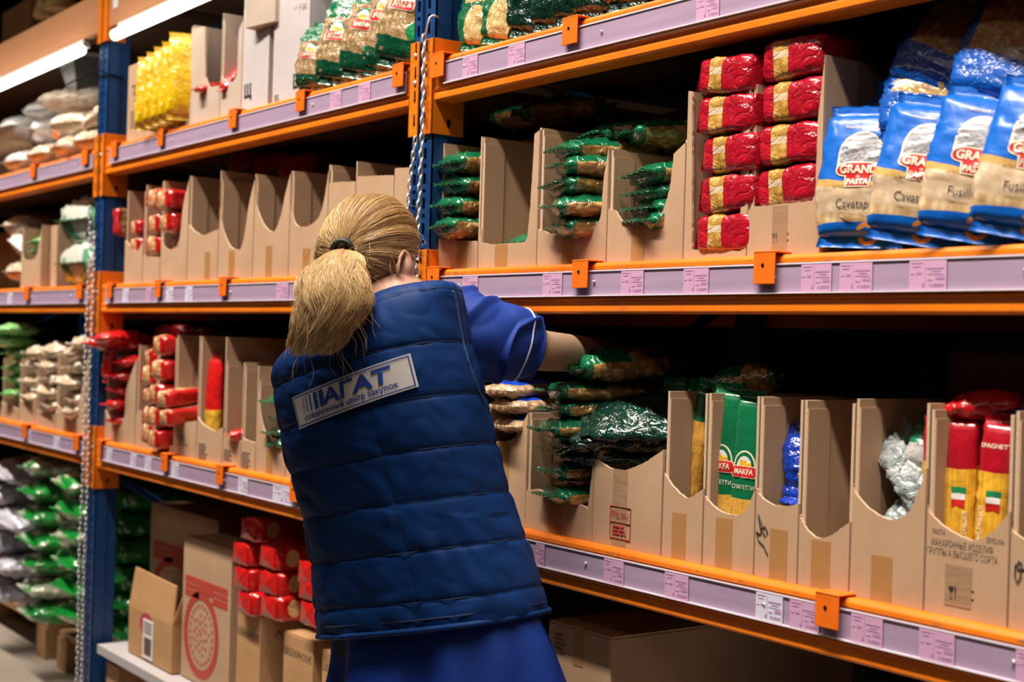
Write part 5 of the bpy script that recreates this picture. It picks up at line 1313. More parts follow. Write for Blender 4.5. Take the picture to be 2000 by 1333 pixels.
for i, (px, py, k) in enumerate(((15, 530, 'bigclear'), (22, 480, 'bigwhite'), (10, 440, 'bigclear'))):
    put_c(k, aty(px, py, .04) + Vector((0, .12, 0)), (0, .4 * (i % 2), .2), 'clear pasta sack at the left edge of the middle shelf, %s' % ['lowest', 'middle one', 'topmost'][i], 'clear sacks at the left edge', .7, i)
gT = 'clear pasta bags stacked on the far left lower shelf'
def tl2(px): return 805 + px * .28
tray('cardboard tray of light green bags at the left edge of the lower shelf', 2, 36, tl2(20), TL, zt(10, 700), [(2, 785), (36, 800)], smooth=False)
stack('lime', [(20, 770), (20, 742), (20, 720), (22, 690)], 'in the tray at the left edge', 'light green bags at far left', Y=.0)
for i, (px, py) in enumerate(((30, 668), (34, 645))): put_c('lime', aty(px, py, .03), (0, 0, .4), 'green bag heaped on the light green ones, %s' % ['lower', 'upper'][i], 'light green bags at far left', .8, i)
tray('cardboard tray of clear pasta bags, left one of three', 37, 68, tl2(52), TL, zt(38, 700), [(37, 780), (50, 790), (60, 788), (68, 775)], smooth=True)
stack('clear', [(55, 775), (55, 745), (56, 715), (62, 690)], 'in the left one of three trays', gT, Y=.0)
tray('cardboard tray of clear pasta bags, middle one of three', 69, 108, tl2(88), TL, zt(72, 690), [(69, 800), (108, 812)], smooth=False)
stack('clear', [(92, 790), (92, 765), (93, 740), (94, 715), (98, 685)], 'in the middle one of three trays', gT, Y=.0)
tray('cardboard tray of clear pasta bags beside the left chain', 109, 168, tl2(138), TL, zt(165, 690), [(109, 790), (120, 800), (140, 802), (155, 785), (168, 690)], smooth=True)
stack('clear', [(138, 805), (138, 778), (138, 748), (140, 718), (142, 692), (155, 672)], 'in the tray beside the left chain', gT, Y=-.01, topword=True)
carton('brown carton at the back of the far left lower shelf', -5.6, -4.6, .4, TL, .30, .4)
put_c('dkgreen', aty(80, 640, .35), (0, 0, .3), 'dark green bag at the back of the far left lower shelf', None, 1.2)
carton('shaded yellowish carton at the back of the far left middle shelf', -6.6, -5.9, .30, TM, .27, .4, 'card_brown')
carton('shaded brown carton at the back of the far left upper shelf', -6.8, -6.0, .32, TU, .30, .4)
carton('shaded brown carton at the back right of the far left upper shelf', -5.8, -4.9, .45, TU, .24, .4)
# bottom level of the far left bay
pallet('wooden pallet at the far left under the grey sacks', -6.9, aty(88, 1255, .16).x, .16, .92, .255)
pallet('wooden pallet under the green sacks left of the left post', aty(112, 1255, .16).x, -4.35, .16, .92, .255)
gGS = 'green sacks piled on the pallet'
RB3 = random.Random(4)
for i in range(7):
    put_c('greensack', aty(96, 1195 - i * 47, .08) + Vector((0, .12, 0)), (0, RB3.uniform(-.08, .08), RB3.uniform(-.15, .1)), 'green sack with a clear end, %s of the left pile' % (ORD[i] if i < 6 else 'topmost'), gGS, (.74, 1, .72), i)
for i in range(6):
    put_c('greensack', aty(168, 1195 - i * 50, .08) + Vector((0, .12, 0)), (0, RB3.uniform(-.1, .1), RB3.uniform(-.1, .2)), 'green sack with a clear end, %s of the pile beside the post' % (ORD[i] if i < 5 else 'topmost'), gGS, (.74, 1, .76), i + 2)
for i in range(6):
    put_c('greysack', aty(36 if i % 2 else 22, 1148 - i * 46, .10) + Vector((0, .12, 0)), (.05, RB3.uniform(-.2, .2), RB3.uniform(-.3, .3)), 'grey white sack, %s of the pile at far left' % (ORD[i] if i < 5 else 'topmost'), 'grey sacks at far left', (.76, .95, .76), i)
for i in range(0):
    put_c('greysack', aty(-75, 1145 - i * 56, .14) + Vector((0, .15, 0)), (0, 0, RB3.uniform(-.3, .3)), 'grey white sack, %s of the pile cut off by the left edge' % ORD[i], 'grey sacks at far left', (.8, .9, 1), i + 1)
# ------------------------------------------------ middle bay, bottom level
pallet('wooden pallet carrying the cartons of the middle bay', -4.12, -2.45, .02, .92, .355)
m = MB(); m.box(-4.15, -2.44, -.0, .94, .356, BZ - .003); tag(m.build('white_board', M['greyboard']), 'white board lying on the pallet under the cartons of the middle bay', 'board')
for i in range(6):
    put_c('greensackd', aty(258, 1228 - i * 52, .20) + Vector((0, .12, 0)), (0, RB3.uniform(-.06, .06), RB3.uniform(-.1, .1)), 'plain green sack, %s of the pile right of the left post' % (ORD[i] if i < 5 else 'topmost'), 'plain green sacks right of the left post', (.8, 1, 1), i)
def red_print(parent, W, H, cx, y=0):
    m = MB(); a = -.0009
    z1 = H * .74
    m.box(W * .06, W * .36, a, .0001, z1 - .016, z1); m.box(W * .06, W * .36, a, .0001, z1 - .055, z1 - .036); m.box(W * .06, W * .36, a, .0001, z1 - .032, z1 - .020)
    m.box(W * .64, W * .94, a, .0001, z1 - .016, z1); m.box(W * .64, W * .94, a, .0001, z1 - .055, z1 - .036); m.box(W * .64, W * .94, a, .0001, z1 - .032, z1 - .020)
    m.box(W * .36, W * .64, a * 1.5, .0001, H * .35 + H * .30 * .98, z1)
    ro = (W * .36, H * .30); cz = H * .35; pts = []
    n = 72
    for k in range(n):
        q = 2 * math.pi * k / n; r = 1.0 + (.035 if k % 2 else 0); pts.append((cx + ro[0] * r * math.cos(q), cz + ro[1] * r * math.sin(q)))
    inner = [(cx + ro[0] * .80 * math.cos(2 * math.pi * k / n), cz + ro[1] * .82 * math.sin(2 * math.pi * k / n)) for k in range(n)]
    vs = [(p[0], a, p[1]) for p in pts] + [(p[0], a, p[1]) for p in inner]
    m.add(vs, [(k, (k + 1) % n, n + (k + 1) % n, n + k) for k in range(n)])
    for k in range(0, n, 3):
        q = 2 * math.pi * k / n; c, s_ = cx + ro[0] * .66 * math.cos(q), cz + ro[1] * .68 * math.sin(q)
        m.box(c - .003, c + .004, a, 0, s_ - .005, s_ + .005)
    for k in range(26):
        q = k * 2.4; r = .12 * (k ** .5); c, s_ = cx + ro[0] * r * .8 * math.cos(q), cz + ro[1] * r * .85 * math.sin(q)
        m.box(c - .004, c + .003, a, 0, s_ - .002, s_ + .006)
    m.build('red_printed_emblem', M['ink_red'], parent)
Yc = .06
c5 = carton('large cardboard carton with a red printed emblem, behind', x(292, 1110, .17), x(424, 1110, .17), .17, BZ, zt(300, 985, .17) - BZ, .45)
red_print(c5, x(424, 1110, .17) - x(292, 1110, .17), zt(300, 985, .17) - BZ, .2)
x0, x1 = x(352, 1320, Yc), x(446, 1333, Yc)
c6 = carton('tall cardboard carton with a red scalloped oval emblem', x0, x1, Yc, BZ, zt(356, 1048, Yc) - BZ, .35)
red_print(c6, x1 - x0, zt(356, 1048, Yc) - BZ, (x1 - x0) * .42)
x0, x1 = x(249, 1290, .04), x(334, 1320, .04); H7 = zt(255, 1185, .04) - BZ
c7 = carton('open light brown carton with a raised flap and a barcode label', x0, x1, .04, BZ, H7, .12, 'card_brown', open_top=True)
m = MB(); m.add([(0, 0, H7), (x1 - x0, 0, H7), (x1 - x0 - .01, .012, H7 + .105), (.012, .012, H7 + .115), (0, .005, H7), (x1 - x0, .005, H7), (x1 - x0 - .01, .017, H7 + .105), (.012, .017, H7 + .115)], [(0, 1, 2, 3), (7, 6, 5, 4), (0, 4, 5, 1), (1, 5, 6, 2), (2, 6, 7, 3), (3, 7, 4, 0)]); m.build('raised_flap', M['card_brown'], c7)
m = MB(); W7 = x1 - x0; m.add([(W7, 0, H7), (W7, .115, H7), (W7 + .03, .11, H7 + .10), (W7 + .02, .02, H7 + .08), (W7 - .004, 0, H7), (W7 - .004, .115, H7), (W7 + .026, .11, H7 + .10), (W7 + .016, .02, H7 + .08)], [(0, 1, 2, 3), (7, 6, 5, 4), (0, 4, 5, 1), (1, 5, 6, 2), (2, 6, 7, 3), (3, 7, 4, 0)]); m.build('raised_flap', M['card_brown'], c7)
X, Z = on_front(c7, 286, 1222, .04); m = MB(); m.add([(X + .05 * math.cos(2 * math.pi * k / 28), -.0006, Z + .035 * math.sin(2 * math.pi * k / 28)) for k in range(28)], [list(range(28))]); m.build('pink_printed_logo', material('crimson_ink', color=(.40, .04, .09), rough=.5), c7)
X, Z = on_front(c7, 289, 1250, .04); m = MB(); m.box(X - .035, X + .04, -.0022, -.0006, Z - .055, Z + .055); m.build('barcode_label', M['paper'], c7)
m = MB(); rr = random.Random(2); a = X - .022
while a < X + .028: w_ = rr.uniform(.001, .003); m.box(a, a + w_, -.0032, -.002, Z - .045, Z + .005); a += w_ + rr.uniform(.001, .0025)
for k in range(4): m.box(X - .026, X + .03, -.0032, -.002, Z + .018 + k * .009, Z + .021 + k * .009)
m.build('barcode', M['ink_soft'], c7)
ZC = zt(505, 1205, Yc)
sh = 'ШЕБЕКИНСКИЕ'
for i, (a, b_, Y) in enumerate(((460, 506, Yc), (552, 610, Yc), (628, 690, Yc))):
    x0, x1 = x(a, 1333, Y), x(b_, 1333, Y)
    c8 = carton('light brown carton with black Cyrillic lettering, %s under the red packs' % ['left one', 'middle one', 'right one behind the vest'][i], x0, x1, Y, BZ, ZC - BZ + (0, -.012, -.02)[i], .40, 'card_brown', tape=1)
    W8 = x1 - x0
    plate_text(c8, 'printed_lettering', sh, .024, M['ink'], W8 / 2, 0, ZC - BZ - .055, sx=min(.9, W8 * 5.2))
    plate_text(c8, 'printed_mark', '↑↑ ♀ ☂', .045, M['ink'], W8, .12, ZC - BZ - .055, face='right', sx=.8)
gRB = 'glossy red packs piled on the lettered cartons'
def rb(px, py, Y, lab, i, sc=1.0): put_c('redbrick', aty(px, py, Y) + Vector((0, .085, 0)), (0, 0, PI / 2 + RB3.uniform(-.08, .08)), 'glossy red pack, ' + lab, gRB, (sc, sc, .95 * sc), i)
for i, (px, py, lab) in enumerate(((474, 1178, 'lowest row left'), (468, 1130, 'second row left'), (466, 1082, 'third row left'), (522, 1186, 'lowest row middle'), (518, 1138, 'second row middle'), (520, 1088, 'third row middle'), (482, 1034, 'top row alone'),
                                   (600, 1200, 'lowest row beside the vest'), (598, 1150, 'second row beside the vest'), (596, 1120, 'third row beside the vest'))):
    rb(px, py, .03, lab, i)
for i, (px, py) in enumerate(((560, 1080), (560, 1130), (540, 1035))): rb(px, py, .22, 'in the shade behind the front packs, %s' % ['upper', 'lower', 'top'][i], i)
# things above the header board, far left; unlit solids stand in for golden lamp bulbs
for i, (px, py, w) in enumerate(((92, 10, .05), (120, -5, .06))):
    p = aty(px, py, .10); m = MB()
    m.tube([p + Vector((0, 0, z_)) for z_ in (-.05, -.045, 0, .07, .10, .22)], [w * .9, w, w * .8, w * .7, w * .75, w * .7], 20)
    tag(m.build('golden_bulb', material('gold_bulb', color=(.42, .28, .09), rough=.3)), 'golden jar on top of the far left header board, %s' % ['left', 'right'][i], 'bulb')
carton('dark brown carton on top of the far left header board', -6.4, x(60, 40, .3), .3, ZT + .115, .35, .4, 'card_brown')
for i, (px, py, a_) in enumerate(()):
    p = aty(px, py, .75); m = MB(); m.tube([p + Vector((-.25, 0, .2)), p + Vector((.25, 0, -.22))], .03, 6)
    tag(m.build('diagonal_brace', M['blue']), 'blue diagonal bar behind the clear sacks, %s' % ['left', 'right'][i], 'brace')
carton('blue crate at the back of the upper shelf right of the left post', x(285, 100, .3), x(360, 100, .3), .35, TU, .30, .3, 'card_bluebox' if 'card_bluebox' in M else 'blue', name='blue_crate')
# ================================================================== the woman
M['skin'] = material('skin', lambda g: dict(color=g.mix(g.noise(40, 3), (.56, .30, .20), (.48, .24, .155))), rough=.5, Subsurface_Weight=.0)
M['hair'] = material('blonde_hair', lambda g: dict(color=g.mix(g.rnd().ramp(0, 1), (.36, .21, .075), (.80, .56, .28))), rough=.36, spec=.45)
M['hair_base'] = material('hair_base', lambda g: dict(color=g.mix(g.noise((30, 30, 200), 3), (.22, .12, .045), (.36, .22, .09))), rough=.5)
M['elastic'] = material('black_elastic', color=(.008, .008, .010), rough=.6)
def f_vest(g):
    n = g.noise(900, 2); n2 = g.noise(11, 3)
    return dict(color=g.mix(n2.ramp(.3, .7), (.003, .030, .135), (.002, .020, .095)), bump=(n2 + n * .05, .15, .010))
M['vest'] = material('navy_quilted_nylon', f_vest, rough=.6, spec=.14)
M['vest_seam'] = material('navy_stitching', color=(.004, .015, .055), rough=.7)
M['vest_in'] = material('vest_binding', color=(.012, .04, .13), rough=.6)
def f_royal(g):
    n = g.noise(700, 2); n2 = g.noise(8, 3)
    return dict(color=g.mix(n2, (.002, .029, .22), (.0015, .019, .15)), bump=(n2 + n * .04, .3, .010))
M['royal'] = material('royal_blue_cotton', f_royal, rough=.7, spec=.25)
M['piping'] = material('white_piping', color=(.62, .66, .85), rough=.6)
def f_knit(g):
    x_, y_, z_ = g.xyz()
    k = ((x_ + y_) * 1500.0).sin() * (z_ * 1500.0).sin()
    return dict(color=g.mix(k.ramp(-1, 1), (.20, .12, .07), (.36, .24, .15)), bump=(k, .4, .001))
M['knit'] = material('beige_knit', f_knit, rough=.85)
M['patch'] = material('white_patch_cloth', lambda g: dict(color=g.mix(g.noise(30, 3), (.62, .58, .55), (.50, .47, .45)), bump=(g.noise(600, 2), .2, .001)), rough=.7)
M['patch_blue'] = material('patch_blue_print', color=(.01, .045, .28), rough=.6)
M['trouser'] = material('dark_trouser', color=(.01, .012, .02), rough=.8)
M['shoe'] = material('black_shoe', color=(.01, .01, .01), rough=.4)
BD = 2.33
hip = atd(845, 1240, BD)
ORG = Vector((hip.x, hip.y, FZ))
fb = Vector((-.24, .971, 0)).normalized(); rb_ = Vector((fb.y, -fb.x, 0))   # facing, right
ZUP = Vector((0, 0, 1))
person = thing('person', 'woman with blonde ponytail in navy quilted vest, right arm reaching into the shelf', 'person', ORG)
# ---- vest torso rings: (px, py centre, half width m, tilt, depth ratio, forward shift)
RG = [(772, 556, .052, .10, .95), (771, 566, .060, .14, .92), (768, 574, .072, .20, .85), (756, 590, .108, .30, .66), (742, 610, .150, .34, .58), (730, 634, .175, .33, .56), (722, 664, .186, .30, .58), (722, 696, .190, .27, .60),
      (728, 735, .192, .25, .60), (740, 790, .195, .23, .60), (752, 850, .197, .22, .60), (766, 905, .196, .21, .60), (783, 965, .193, .20, .61), (800, 1025, .195, .20, .62), (816, 1085, .200, .20, .63), (828, 1140, .205, .20, .63), (837, 1190, .209, .20, .63), (842, 1218, .209, .21, .63)]
SPL = [0.0]
for _a, _b in zip(RG, RG[1:]): SPL.append(SPL[-1] + (atd(_a[0], _a[1], BD) - atd(_b[0], _b[1], BD)).length)
def spine(t):
    f = min(max(t, 0), 1) * (len(RG) - 1); i = min(int(f), len(RG) - 2); return SPL[i] + (SPL[i + 1] - SPL[i]) * (f - i)
def spine_inv(s):
    lo_, hi_ = 0.0, 1.0
    for _ in range(30):
        mid = (lo_ + hi_) / 2
        if spine(mid) < s: lo_ = mid
        else: hi_ = mid
    return lo_
def interp(tab, t):
    n = len(tab) - 1; f = min(max(t, 0), 1) * n; i = min(int(f), n - 1); u = f - i
    p0, p1, p2, p3 = tab[max(0, i - 1)], tab[i], tab[i + 1], tab[min(n, i + 2)]
    return [.5 * (2 * b + (c - a) * u + (2 * a - 5 * b + 4 * c - d) * u * u + (3 * b - a - 3 * c + d) * u ** 3) for a, b, c, d in zip(p0, p1, p2, p3)]
def ring_pt(tab, t, ang, grow=0.0, nexp=2.35):
    cx, cy, a, tilt, rat = interp(tab, t)
    c = atd(cx, cy, BD); R = rb_ * math.cos(tilt) + ZUP * math.sin(tilt); F_ = fb
    co, si = math.cos(ang), math.sin(ang)
    x_ = (a + grow) * math.copysign(abs(co) ** (2 / nexp), co); y_ = (a * rat + grow) * math.copysign(abs(si) ** (2 / nexp), si)
    return c + R * x_ + F_ * y_, (R * co + F_ * si).normalized()
# path length along the back for quilting lines
NV, NU = 260, 170
def vest_disp(t, ang, p):
    # horizontal quilting seams (z of the point in the leaning frame)
    s = (p.z - .02 * math.sin(ang * 1)) + .10 * (p - atd(742, 700, BD)).dot(rb_) * -1.0 * 0
    ph = (SPL[-1] - spine(t) - .045) / .0775
    d = abs(ph - round(ph)) * 2             # 0 on the seam, 1 between
    puff = (.55 * (1 - (1 - min(1, d * 1.1)) ** 3) + .45 * (1 - (1 - min(1, d * 6)) ** 2)) * .0046
    if p.z > 1.30: puff *= max(.3, 1 - (p.z - 1.30) / .1)
    # vertical seams at three back angles
    for a0 in (-1.17, -2.35, .25, 2.9):
        da = abs((ang - a0 + math.pi) % (2 * math.pi) - math.pi) * .19
        if da < .010: puff *= (.35 + .65 * (da / .010))
    w = noise.noise(Vector((ang * 2.2, p.z * 7, 1.3))) * .006 + noise.noise(Vector((ang * 5 + p.z * 9, p.z * 16, 4.1))) * .0035
    if p.z > 1.06: w *= .35
    low = max(0, min(1, (1.0 - p.z) / .25))
    w += abs(noise.noise(Vector((ang * 3 - p.z * 14, p.z * 11 + ang * 2, 7.7)))) * .012 * low
    w += abs(noise.noise(Vector((ang * 4 + p.z * 6, p.z * 30, 2.2)))) * .003
    return puff + w
vm = MB(); rings = []
for k in range(NV + 1):
    t = k / NV; ring = []
    for i in range(NU):
        ang = -math.pi + 2 * math.pi * i / NU
        p, n = ring_pt(RG, t, ang)
        ring.append(p + n * (vest_disp(t, ang, p) if t > .12 else .002))
    rings.append(ring)
vm.loft(rings, 0, True, False)
VB = bvh_of(vm)
vest = vm.build('vest', [M['vest']], person, ORG)

# hem binding, neck collar and armhole binding
def loop_on(t, r, name, mat, lo=0, hi=2 * math.pi, off=.004, parent=vest, n=90):
    pts = []
    for i in range(n + (1 if hi - lo < 6.2 else 0)):
        a = lo + (hi - lo) * i / n; p, nn = ring_pt(RG, t, a); pts.append(p + nn * (vest_disp(t, a, p) if t > .12 else 0) + nn * (off - .004))
    m = MB(); m.tube(pts, r, 8, closed=(hi - lo > 6.2)); return m.build(name, mat, parent, ORG)
loop_on(1.0, .0048, 'hem_binding', M['vest'])
loop_on(.955, .0012, 'hem_stitching', M['vest_seam'], off=.0035)
# stitched seam lines lying in the quilting grooves
for kz in range(0, 7):
    tt = spine_inv(SPL[-1] - .045 - kz * .0775)
    if tt > .2: loop_on(tt, .0008, 'quilting_stitch', M['vest_seam'], off=.0045, n=170)
for a0 in (-1.17, -2.35, .25):
    pts = []
    for k in range(80):
        t = .2 + .8 * k / 79; p, nn = ring_pt(RG, t, a0); pts.append(p + nn * (vest_disp(t, a0, p) + .0002))
    m = MB(); m.tube(pts, .0010, 5); m.build('panel_stitch', M['vest_seam'], vest, ORG)
# collar
m = MB(); rr_ = []
for (px, py, a, tilt, rat) in ((768, 590, .088, .05, .90), (770, 578, .076, -.02, .92), (772, 567, .070, -.05, .96), (773, 558, .067, -.06, .98), (773, 557, .062, -.06, .98), (772, 567, .063, -.05, .96)):
    c = atd(px, py, BD); R = rb_ * math.cos(tilt) + ZUP * math.sin(tilt)
    rr_.append([c + R * a * math.cos(q) + (fb * .9 - ZUP * .42) * a * rat * math.sin(q) for q in [2 * math.pi * i / 40 for i in range(40)]])
m.loft(rr_, 0, True, False); m.build('collar', M['vest'], vest, ORG)
# armhole binding with ruffle
pts = []
for (px, py) in ((884, 568), (891, 590), (897, 628), (904, 666), (914, 704), (929, 748), (948, 794)):
    d = ray(px, py).normalized(); h = VB.ray_cast(CAM, d)
    if h[0] is None:
        h = VB.find_nearest(atd(px, py, BD - .1))
    pts.append(h[0] + h[1] * .0)
m = MB(); P2 = []
for i in range(len(pts) - 1):
    for k in range(6):
        t = k / 6; P2.append(pts[i].lerp(pts[i + 1], t) + Vector((0, 0, .0007 * math.sin((i * 6 + k) * 2.1))))
m.tube(P2, [.0026 + .0003 * math.sin(i * 1.9) for i in range(len(P2))], 8); m.build('armhole_binding', M['vest_in'], vest, ORG)
# ---- logo patch
quad = [(572, 777), (806, 690), (820, 755), (588, 839)]
Q = []
for px, py in quad:
    h = VB.ray_cast(CAM, ray(px, py).normalized()); Q.append(h[0] if h[0] is not None else atd(px, py, BD - .12))
qc = sum(Q, Vector()) / 4
ex = ((Q[1] - Q[0]) + (Q[2] - Q[3])).normalized(); ey = ((Q[0] - Q[3]) + (Q[1] - Q[2])) * .5
nrm = ex.cross(ey).normalized()
if nrm.dot(CF) > 0: nrm = -nrm
eyl = ey.length; PW = ((Q[1] - Q[0]).length + (Q[2] - Q[3]).length) / 2; PH = eyl
ey = ey.normalized()
v2 = MB(); v2.loft([[(lambda pn: pn[0] + pn[1] * .0085)(ring_pt(RG, .2 + .5 * k / 120, -math.pi + 2 * math.pi * i / 200)) for i in range(200)] for k in range(121)], 0, True, False)
VB2 = bvh_of(v2)
def pj(name, sh, mat, off, ml=.007):
    return project(sh, qc, ex, ey, nrm, VB2, (off - .0035) * .6, ml)
def rect(a, b, c, d): return flat_poly([(a, c), (b, c), (b, d), (a, d)])
hw, hh = PW / 2, PH / 2
patch = pj('logo_patch', rect(-hw, hw, -hh, hh), M['patch'], .0040, .003).build('logo_patch', M['patch'], vest, ORG)
fr_ = MB()
e = PH * .045; b1 = PH * .05
for r in (rect(-hw + e, hw - e, hh - e - b1 * .7, hh - e), rect(-hw + e, hw - e, -hh + e, -hh + e + b1 * .7), rect(-hw + e, -hw + e + b1 * .7, -hh + e, hh - e), rect(hw - e - b1 * .7, hw - e, -hh + e, hh - e)):
    m = pj('', r, None, .0058, .003); fr_.add(m.v, m.f, 0, True)
fr_.build('border_print', M['patch_blue'], patch, ORG)
txt = MB()
vs, fs = text_mesh('AГAT', PH * .62, PH * .020, 0, 'LEFT', 1.0)
xa = min(v[0] for v in vs); xb = max(v[0] for v in vs); ya = min(v[1] for v in vs); yb = max(v[1] for v in vs)
tx0, tx1, ty0, ty1 = -hw * .40, hw * .72, -hh * .22, hh * .76
def fit(v):
    u = (v[0] - xa) / (xb - xa); w = (v[1] - ya) / (yb - ya); return (tx0 + (tx1 - tx0) * u + w * PH * .10 - PH * .05, ty0 + (ty1 - ty0) * w)
m = pj('', ([fit(v) for v in vs], fs), None, .0060, .003); txt.add(m.v, m.f, 0, True)
for (a, w_) in ((-.80, .012), (-.735, .018), (-.66, .026), (-.575, .075), (-.47, .075), (-.40, .02)):
    xx = hw * a; m = pj('', flat_poly([(xx, ty0), (xx + w_ * hw, ty0), (xx + w_ * hw + PH * .04, ty1), (xx + PH * .04, ty1)]), None, .0060, .003); txt.add(m.v, m.f, 0, True)
txt.build('logo_lettering', M['patch_blue'], patch, ORG)
vs, fs = text_mesh('современный центр закупок', PH * .22, PH * .005, 0, 'CENTER', 1.0)
xa = min(v[0] for v in vs); xb = max(v[0] for v in vs)
k_ = (PW * .80) / (xb - xa)
m = pj('', ([((v[0]) * k_ - hw * .02, v[1] * 1.0 - hh * .52) for v in vs], fs), None, .0060, .003); m.build('logo_lettering', M['patch_blue'], patch, ORG)
# ---- tunic below the vest
TG = [(834, 1150, .188, .20, .60), (840, 1200, .196, .20, .61), (846, 1240, .200, .20, .62), (852, 1280, .205, .16, .64), (856, 1330, .210, .10, .68), (858, 1370, .215, .05, .70)]
tm = MB(); rings = []
for k in range(31):
    t = k / 30; ring = []
    for i in range(100):
        a = -math.pi + 2 * math.pi * i / 100; p, n = ring_pt(TG, t, a, 0.0, 2.2)
        f = .010 * t * math.sin(a * 7 + 1) + .006 * t * math.sin(a * 13 + t * 2) + noise.noise(Vector((a * 2, p.z * 6, 9))) * .008
        # right side kicks out a little
        f += .035 * t * max(0, math.cos(a)) ** 3
        ring.append(p + n * f)
    rings.append(ring)
tm.loft(rings, 0, True, False)
tun = tm.build('tunic', M['royal'], person, ORG)
# ---- right sleeve
A0 = atd(842, 655, BD + .03); A1 = atd(925, 664, BD + .015); A2 = atd(985, 668, BD + .03); A3 = atd(1038, 680, BD + .05)
def loft_axis(ax, rad, n, disp=None, up=ZUP, asp=1.0, tiltend=None):
    rings = []
    for k, c in enumerate(ax):
        a = ax[max(0, k - 1)]; b = ax[min(len(ax) - 1, k + 1)]; d = (b - a).normalized()
        s_ = d.cross(up).normalized(); u_ = s_.cross(d).normalized(); ring = []
        for i in range(n):
            q = 2 * math.pi * i / n; r = rad[k]; rv = s_ * math.cos(q) * r * asp + u_ * math.sin(q) * r
            dv = disp(k / (len(ax) - 1), q) if disp else 0
            ring.append(c + rv + rv.normalized() * dv)
        rings.append(ring)
    return rings
def spline(pts, n):
    tab = [tuple(p) for p in pts]; return [Vector(interp(tab, i / n)) for i in range(n + 1)]
sax = spline([A0, A1, A2, A3], 110)
def srad(t): return interp([(.072,), (.078,), (.070,), (.060,), (.051,)], t)[0]
def sdisp(t, q):
    f = abs(noise.noise(Vector((t * 3.4 + math.cos(q), math.sin(q) * 1.1, 3.3)))) * .010 + max(0, 1 - abs(noise.noise(Vector((t * 2.6 + math.cos(q) * .7, math.sin(q) * .8 - t * 1.2, 1.3)))) * 5) * .009 + noise.noise(Vector((t * 3 - math.cos(q) * .9, math.sin(q) * 1.5, 8.8))) * .006
    f += .006 * math.sin(t * 16 + q * 2.0) * (1 - t) * math.sin(math.pi * t)
    return f * (1 if t < .9 else .5)
sr = loft_axis(sax, [srad(k / 110) for k in range(111)], 120, sdisp, ZUP, .92)
m = MB(); m.loft(sr, 0, True, False)
slv = m.build('sleeve', M['royal'], person, ORG)
m = MB(); kk = 88; cc = sum(sr[kk], Vector()) / 120
for _ in range(10): sr[kk] = [(sr[kk][i - 1] + sr[kk][i] * 2 + sr[kk][(i + 1) % 120]) / 4 for i in range(120)]
m.tube([p + (p - cc).normalized() * .0016 for p in sr[kk]], .0016, 6, closed=True); m.build('sleeve_piping', M['piping'], slv, ORG)
m = MB(); m.tube(sr[-1], .0022, 6, closed=True); m.build('cuff_hem', M['royal'], slv, ORG)
# left sleeve (mostly hidden)
L0 = atd(640, 720, BD + .05); L1 = L0 + Vector((-.01, .07, -.11)); L2 = L1 + Vector((.03, .07, -.10))
sax2 = spline([L0, L1, L2], 24)
m = MB(); m.loft(loft_axis(sax2, [.068 - .016 * k / 24 for k in range(25)], 40, sdisp), 0, True, False); s2 = m.build('sleeve', M['royal'], person, ORG)
# ---- body (one continuous skin)
bm_ = MB()
Hc = atd(726, 524, BD)                      # head centre
hf = Vector((-.22, .96, -.14)).normalized(); hr = hf.cross(ZUP).normalized(); hu = hr.cross(hf).normalized()
def hp_(r, f, u): return Hc + hr * r + hf * f + hu * u
bm_.ellipsoid(hp_(0, 0, .010), hr * .065, hf * .078, hu * .085, 28, 18)
bm_.ellipsoid(hp_(0, .018, -.052), hr * .061, hf * .068, hu * .062, 24, 14)      # jaw
bm_.ellipsoid(hp_(0, .050, -.086), hr * .022, hf * .022, hu * .018, 16, 10)      # chin
bm_.tube([hp_(0, .072, .020), hp_(0, .082, -.004), hp_(0, .088, -.020), hp_(0, .078, -.028)], [.006, .008, .010, .007], 10)   # nose
bm_.ellipsoid(hp_(0, .072, -.052), hr * .020, hf * .008, hu * .006, 14, 8)       # lips
for s_ in (-1, 1):
    bm_.ellipsoid(hp_(s_ * .038, .050, -.022), hr * .026, hf * .018, hu * .020, 14, 8)   # cheeks
    e0 = hp_(s_ * .078, -.002, -.002)
    pts = [e0 + hf * (-.004 + .016 * math.cos(q) - .004) * 1.0 + hu * (.027 * math.sin(q)) + hr * s_ * (.006 + .006 * max(0, -math.cos(q))) for q in [2 * math.pi * k / 14 for k in range(14)]]
    bm_.tube(pts, .0045, 8, closed=True)
    bm_.ellipsoid(e0 + hr * s_ * .002, hr * .016, hf * .012, hu * .022, 12, 8)
    bm_.ellipsoid(e0 - hu * .026 + hf * .003 + hr * s_ * .004, hr * .005, hf * .008, hu * .009, 10, 6)
neckb = atd(772, 590, BD + .02)
bm_.tube([neckb - ZUP * .08, neckb, hp_(0, -.012, -.06), hp_(0, -.005, -.01)], [.075, .056, .052, .05], 24)
tors = [atd(c[0], c[1], BD) for c in (RG[5], RG[8], RG[11], RG[14], RG[17])]
for (c, a, b, h_) in ((tors[0], .14, .085, .10), (tors[1], .155, .10, .14), (tors[2], .15, .10, .14), (tors[3], .155, .105, .14), (tors[4], .165, .115, .14)):
    bm_.ellipsoid(c, rb_ * a, fb * b, ZUP * h_, 24, 14)
SH = atd(840, 625, BD + .03); EL = atd(1050, 684, BD + .06); WR = EL + Vector((-.05, .22, -.01))
bm_.tube([tors[0], SH, SH.lerp(EL, .5), EL, EL.lerp(WR, .35), WR], [.06, .050, .038, .030, .031, .024], 18)
SHl = L0; ELl = L2; WRl = ELl + rb_ * .02 + fb * .02 + ZUP * .12
bm_.tube([tors[0], SHl, SHl.lerp(ELl, .5), ELl, ELl.lerp(WRl, .35), WRl], [.06, .050, .038, .030, .031, .024], 18)
